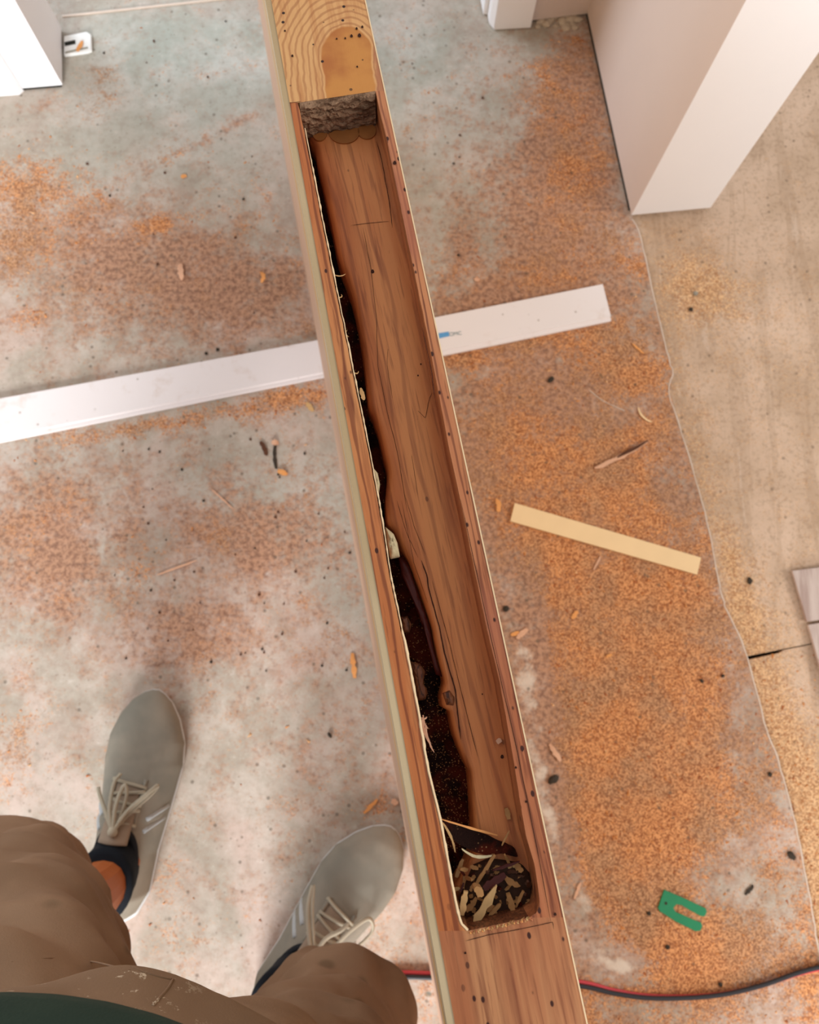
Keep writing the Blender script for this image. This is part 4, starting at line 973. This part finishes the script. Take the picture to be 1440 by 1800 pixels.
loopsL = [([(.50, .012, .098), (.58, .032, .088), (.61, .040, .078), (.57, .034, .082), (.48, .012, .094)],), ([(.50, -.010, .100), (.60, -.014, .088), (.64, -.010, .080)], False), ([(.47, -.012, .098), (.54, -.030, .084), (.57, -.036, .078)], False), ([(.52, -.003, .10), (.60, .000, .09), (.56, .006, .092), (.47, .004, .097)],)]
loopsR = [([(.46, .012, .100), (.58, .020, .092), (.66, .032, .080), (.62, .046, .072), (.52, .038, .080), (.45, .016, .094)],), ([(.46, -.016, .102), (.56, -.040, .100), (.64, -.050, .098), (.56, -.034, .1), (.46, -.010, .1)],), ([(.5, 0, .10), (.56, .01, .094), (.60, .014, .088)], False)]
hl = shoe(P(284, 1212) + Vector((-.002, 0, 0)), P(212, 1604), 1, None, dict(loops=loopsL))
hr = shoe(P(692, 1452), P(468, 1772), -1, None, dict(loops=loopsR))
# body: one continuous skinned figure under the clothes
la = hl[0] + hl[1]*hl[3]*.19; ra = hr[0] + hr[1]*hr[3]*.19
J = [((-.15, -.30, .92), .10), ((-.22, -.30, .86), .08), ((-.32, -.26, .52), .05), ((la.x-.004, la.y, .24), .044), ((la.x, la.y, .115), .034), ((la.x+.01, la.y+.03, .05), .028), (tuple(hl[0]+hl[1]*hl[3]*.75+Vector((0, 0, .03))), .018),
     ((-.09, -.31, .86), .08), ((-.08, -.34, .52), .05), ((ra.x, ra.y, .24), .044), ((ra.x, ra.y, .115), .034), ((ra.x+.02, ra.y+.03, .05), .028), (tuple(hr[0]+hr[1]*hr[3]*.75+Vector((0, 0, .03))), .018),
     ((-.155, -.33, 1.12), .10), ((-.155, -.37, 1.30), .10), ((-.155, -.37, 1.45), .05)]
Eg = [(0, 1), (1, 2), (2, 3), (3, 4), (4, 5), (5, 6), (0, 7), (7, 8), (8, 9), (9, 10), (10, 11), (11, 12), (0, 13), (13, 14), (14, 15)]
me = bpy.data.meshes.new('body'); me.from_pydata([Vector(j[0])-PO for j in J], Eg, []); me.materials.append(M['skin'])
body = link(bpy.data.objects.new('body', me), person)
body.modifiers.new('skin', 'SKIN'); sv = me.skin_vertices[0].data if me.skin_vertices else None
if sv is None:
    bm = bmesh.new(); bm.from_mesh(me); bm.verts.layers.skin.verify(); bm.to_mesh(me); bm.free(); sv = me.skin_vertices[0].data
for i, j in enumerate(J): sv[i].radius = (j[1], j[1])
sv[0].use_root = True
sb = body.modifiers.new('sub', 'SUBSURF'); sb.levels = 2; sb.render_levels = 2
# trousers
def loftring(bm, c, rx, ry, n=40, tiltv=None, ph=0.0):
    c = Vector(c); tl = tiltv or Vector((0, 0, 0))
    return [bm.verts.new(c + Vector((rx*math.cos(a), ry*math.sin(a), tl.x*math.cos(a)+tl.y*math.sin(a)))) for a in [k*2*math.pi/n for k in range(n)]]
def loft(bm, secs, n=40):
    rs = [loftring(bm, *s_, n=n) for s_ in secs]
    for a, b in zip(rs, rs[1:]):
        for i in range(n): bm.faces.new((a[i], a[(i+1) % n], b[(i+1) % n], b[i]))
    bm.faces.new(rs[0][::-1]); bm.faces.new(rs[-1])
bm = bmesh.new()
LEGL = [((-.388, -.262, .27), .080, .085), ((-.383, -.250, .31), .090, .095), ((-.338, -.245, .42), .099, .10), ((-.286, -.25, .55), .108, .106), ((-.240, -.262, .68), .112, .108), ((-.212, -.275, .80), .105, .115), ((-.195, -.29, .90), .10, .12)]
LEGR = [((-.060, -.372, .27), .070, .085), ((-.054, -.366, .31), .080, .092), ((-.059, -.36, .42), .082, .100), ((-.072, -.335, .55), .086, .107), ((-.087, -.31, .68), .096, .117), ((-.105, -.30, .80), .105, .125), ((-.11, -.31, .90), .10, .12)]
def fold_leg(bm, secs, sd, n=96, steps=90):
    rs = []
    for i in range(steps+1):
        z = secs[0][0][2] + (secs[-1][0][2]-secs[0][0][2])*i/steps
        cx, cy, rx, ry = (interp([(q[0][2], v) for q, v in zip(secs, vals)], z) for vals in ([q[0][0] for q in secs], [q[0][1] for q in secs], [q[1] for q in secs], [q[2] for q in secs]))
        ring = []
        for k in range(n):
            a = 2*math.pi*k/n
            f = mn.noise(Vector((math.cos(a)*1.1+sd, math.sin(a)*1.1, z*26 + 1.3*math.sin(a+sd)))) * .014
            f += mn.noise(Vector((math.cos(a)*1.6-sd, math.sin(a)*1.6, z*55 - 2.2*math.cos(a)))) * .006
            ring.append(bm.verts.new((cx+(rx+f)*math.cos(a), cy+(ry+f)*math.sin(a), z)))
        rs.append(ring)
    for p, q in zip(rs, rs[1:]):
        for k in range(n): bm.faces.new((p[k], p[(k+1) % n], q[(k+1) % n], q[k]))
    bm.faces.new(rs[0][::-1]); bm.faces.new(rs[-1])
fold_leg(bm, LEGL, 3.1); fold_leg(bm, LEGR, 7.7)
loft(bm, [((-.14, -.28, .72), .06, .11), ((-.14, -.272, .79), .155, .135), ((-.138, -.272, .86), .168, .142), ((-.15, -.29, .98), .16, .13)])
tr = pobj('trousers', bm, M['trouser'])
rm = tr.modifiers.new('remesh', 'REMESH'); rm.mode = 'VOXEL'; rm.voxel_size = .0045; rm.use_smooth_shade = True
sm = tr.modifiers.new('smooth', 'SMOOTH'); sm.factor = .6; sm.iterations = 4
tx = bpy.data.textures.new('folds', 'CLOUDS'); tx.noise_scale = .09; tx.noise_depth = 1
dm = tr.modifiers.new('folds', 'DISPLACE'); dm.texture = tx; dm.strength = .022; dm.mid_level = .5; dm.texture_coords = 'LOCAL'
tx2 = bpy.data.textures.new('creases', 'WOOD'); tx2.wood_type = 'BANDNOISE'; tx2.noise_basis_2 = 'SIN'; tx2.turbulence = 6; tx2.noise_scale = .11
dm2 = tr.modifiers.new('creases', 'DISPLACE'); dm2.texture = tx2; dm2.strength = .006; dm2.mid_level = .5; dm2.texture_coords = 'LOCAL'
# shirt
bm = bmesh.new()
loft(bm, [((-.13, -.255, .880), .150, .140), ((-.13, -.255, .892), .172, .152), ((-.132, -.265, .95), .172, .148), ((-.135, -.31, 1.08), .170, .135), ((-.14, -.36, 1.28), .18, .125), ((-.14, -.36, 1.40), .165, .10), ((-.14, -.36, 1.46), .08, .07)], 60)
sh = pobj('shirt', bm, M['shirt']); ss = sh.modifiers.new('s', 'SUBSURF'); ss.levels = 2; ss.render_levels = 2

# seam and flap edge on the lap, laid on the cloth
from mathutils.bvhtree import BVHTree
bpy.context.view_layer.update(); dg = bpy.context.evaluated_depsgraph_get()
ev = tr.evaluated_get(dg); bvh = BVHTree.FromObject(tr, dg)
def on_cloth(px, py):
    rdir = (MR @ Vector((px - 720, 900 - py, -F))).normalized(); iw = tr.matrix_world.inverted()
    h = bvh.ray_cast(iw @ Vector((0, 0, CAM_H)), rdir); return h[0]
for pts, w in (([(304, 1722), (296, 1736), (284, 1750), (268, 1768)], .0007), ([(232, 1700), (252, 1708), (276, 1716), (302, 1722)], .0006), ([(20, 1690), (90, 1684), (160, 1690), (228, 1706)], .0005)):
    q = [on_cloth(x, y) for x, y in pts]; q = [v for v in q if v]
    if len(q) > 2:
        bm = bmesh.new(); tube(bm, smoothline(q, 6), w, 6)
        obj('flap_seam', bm, M['trouser'], tr, True)
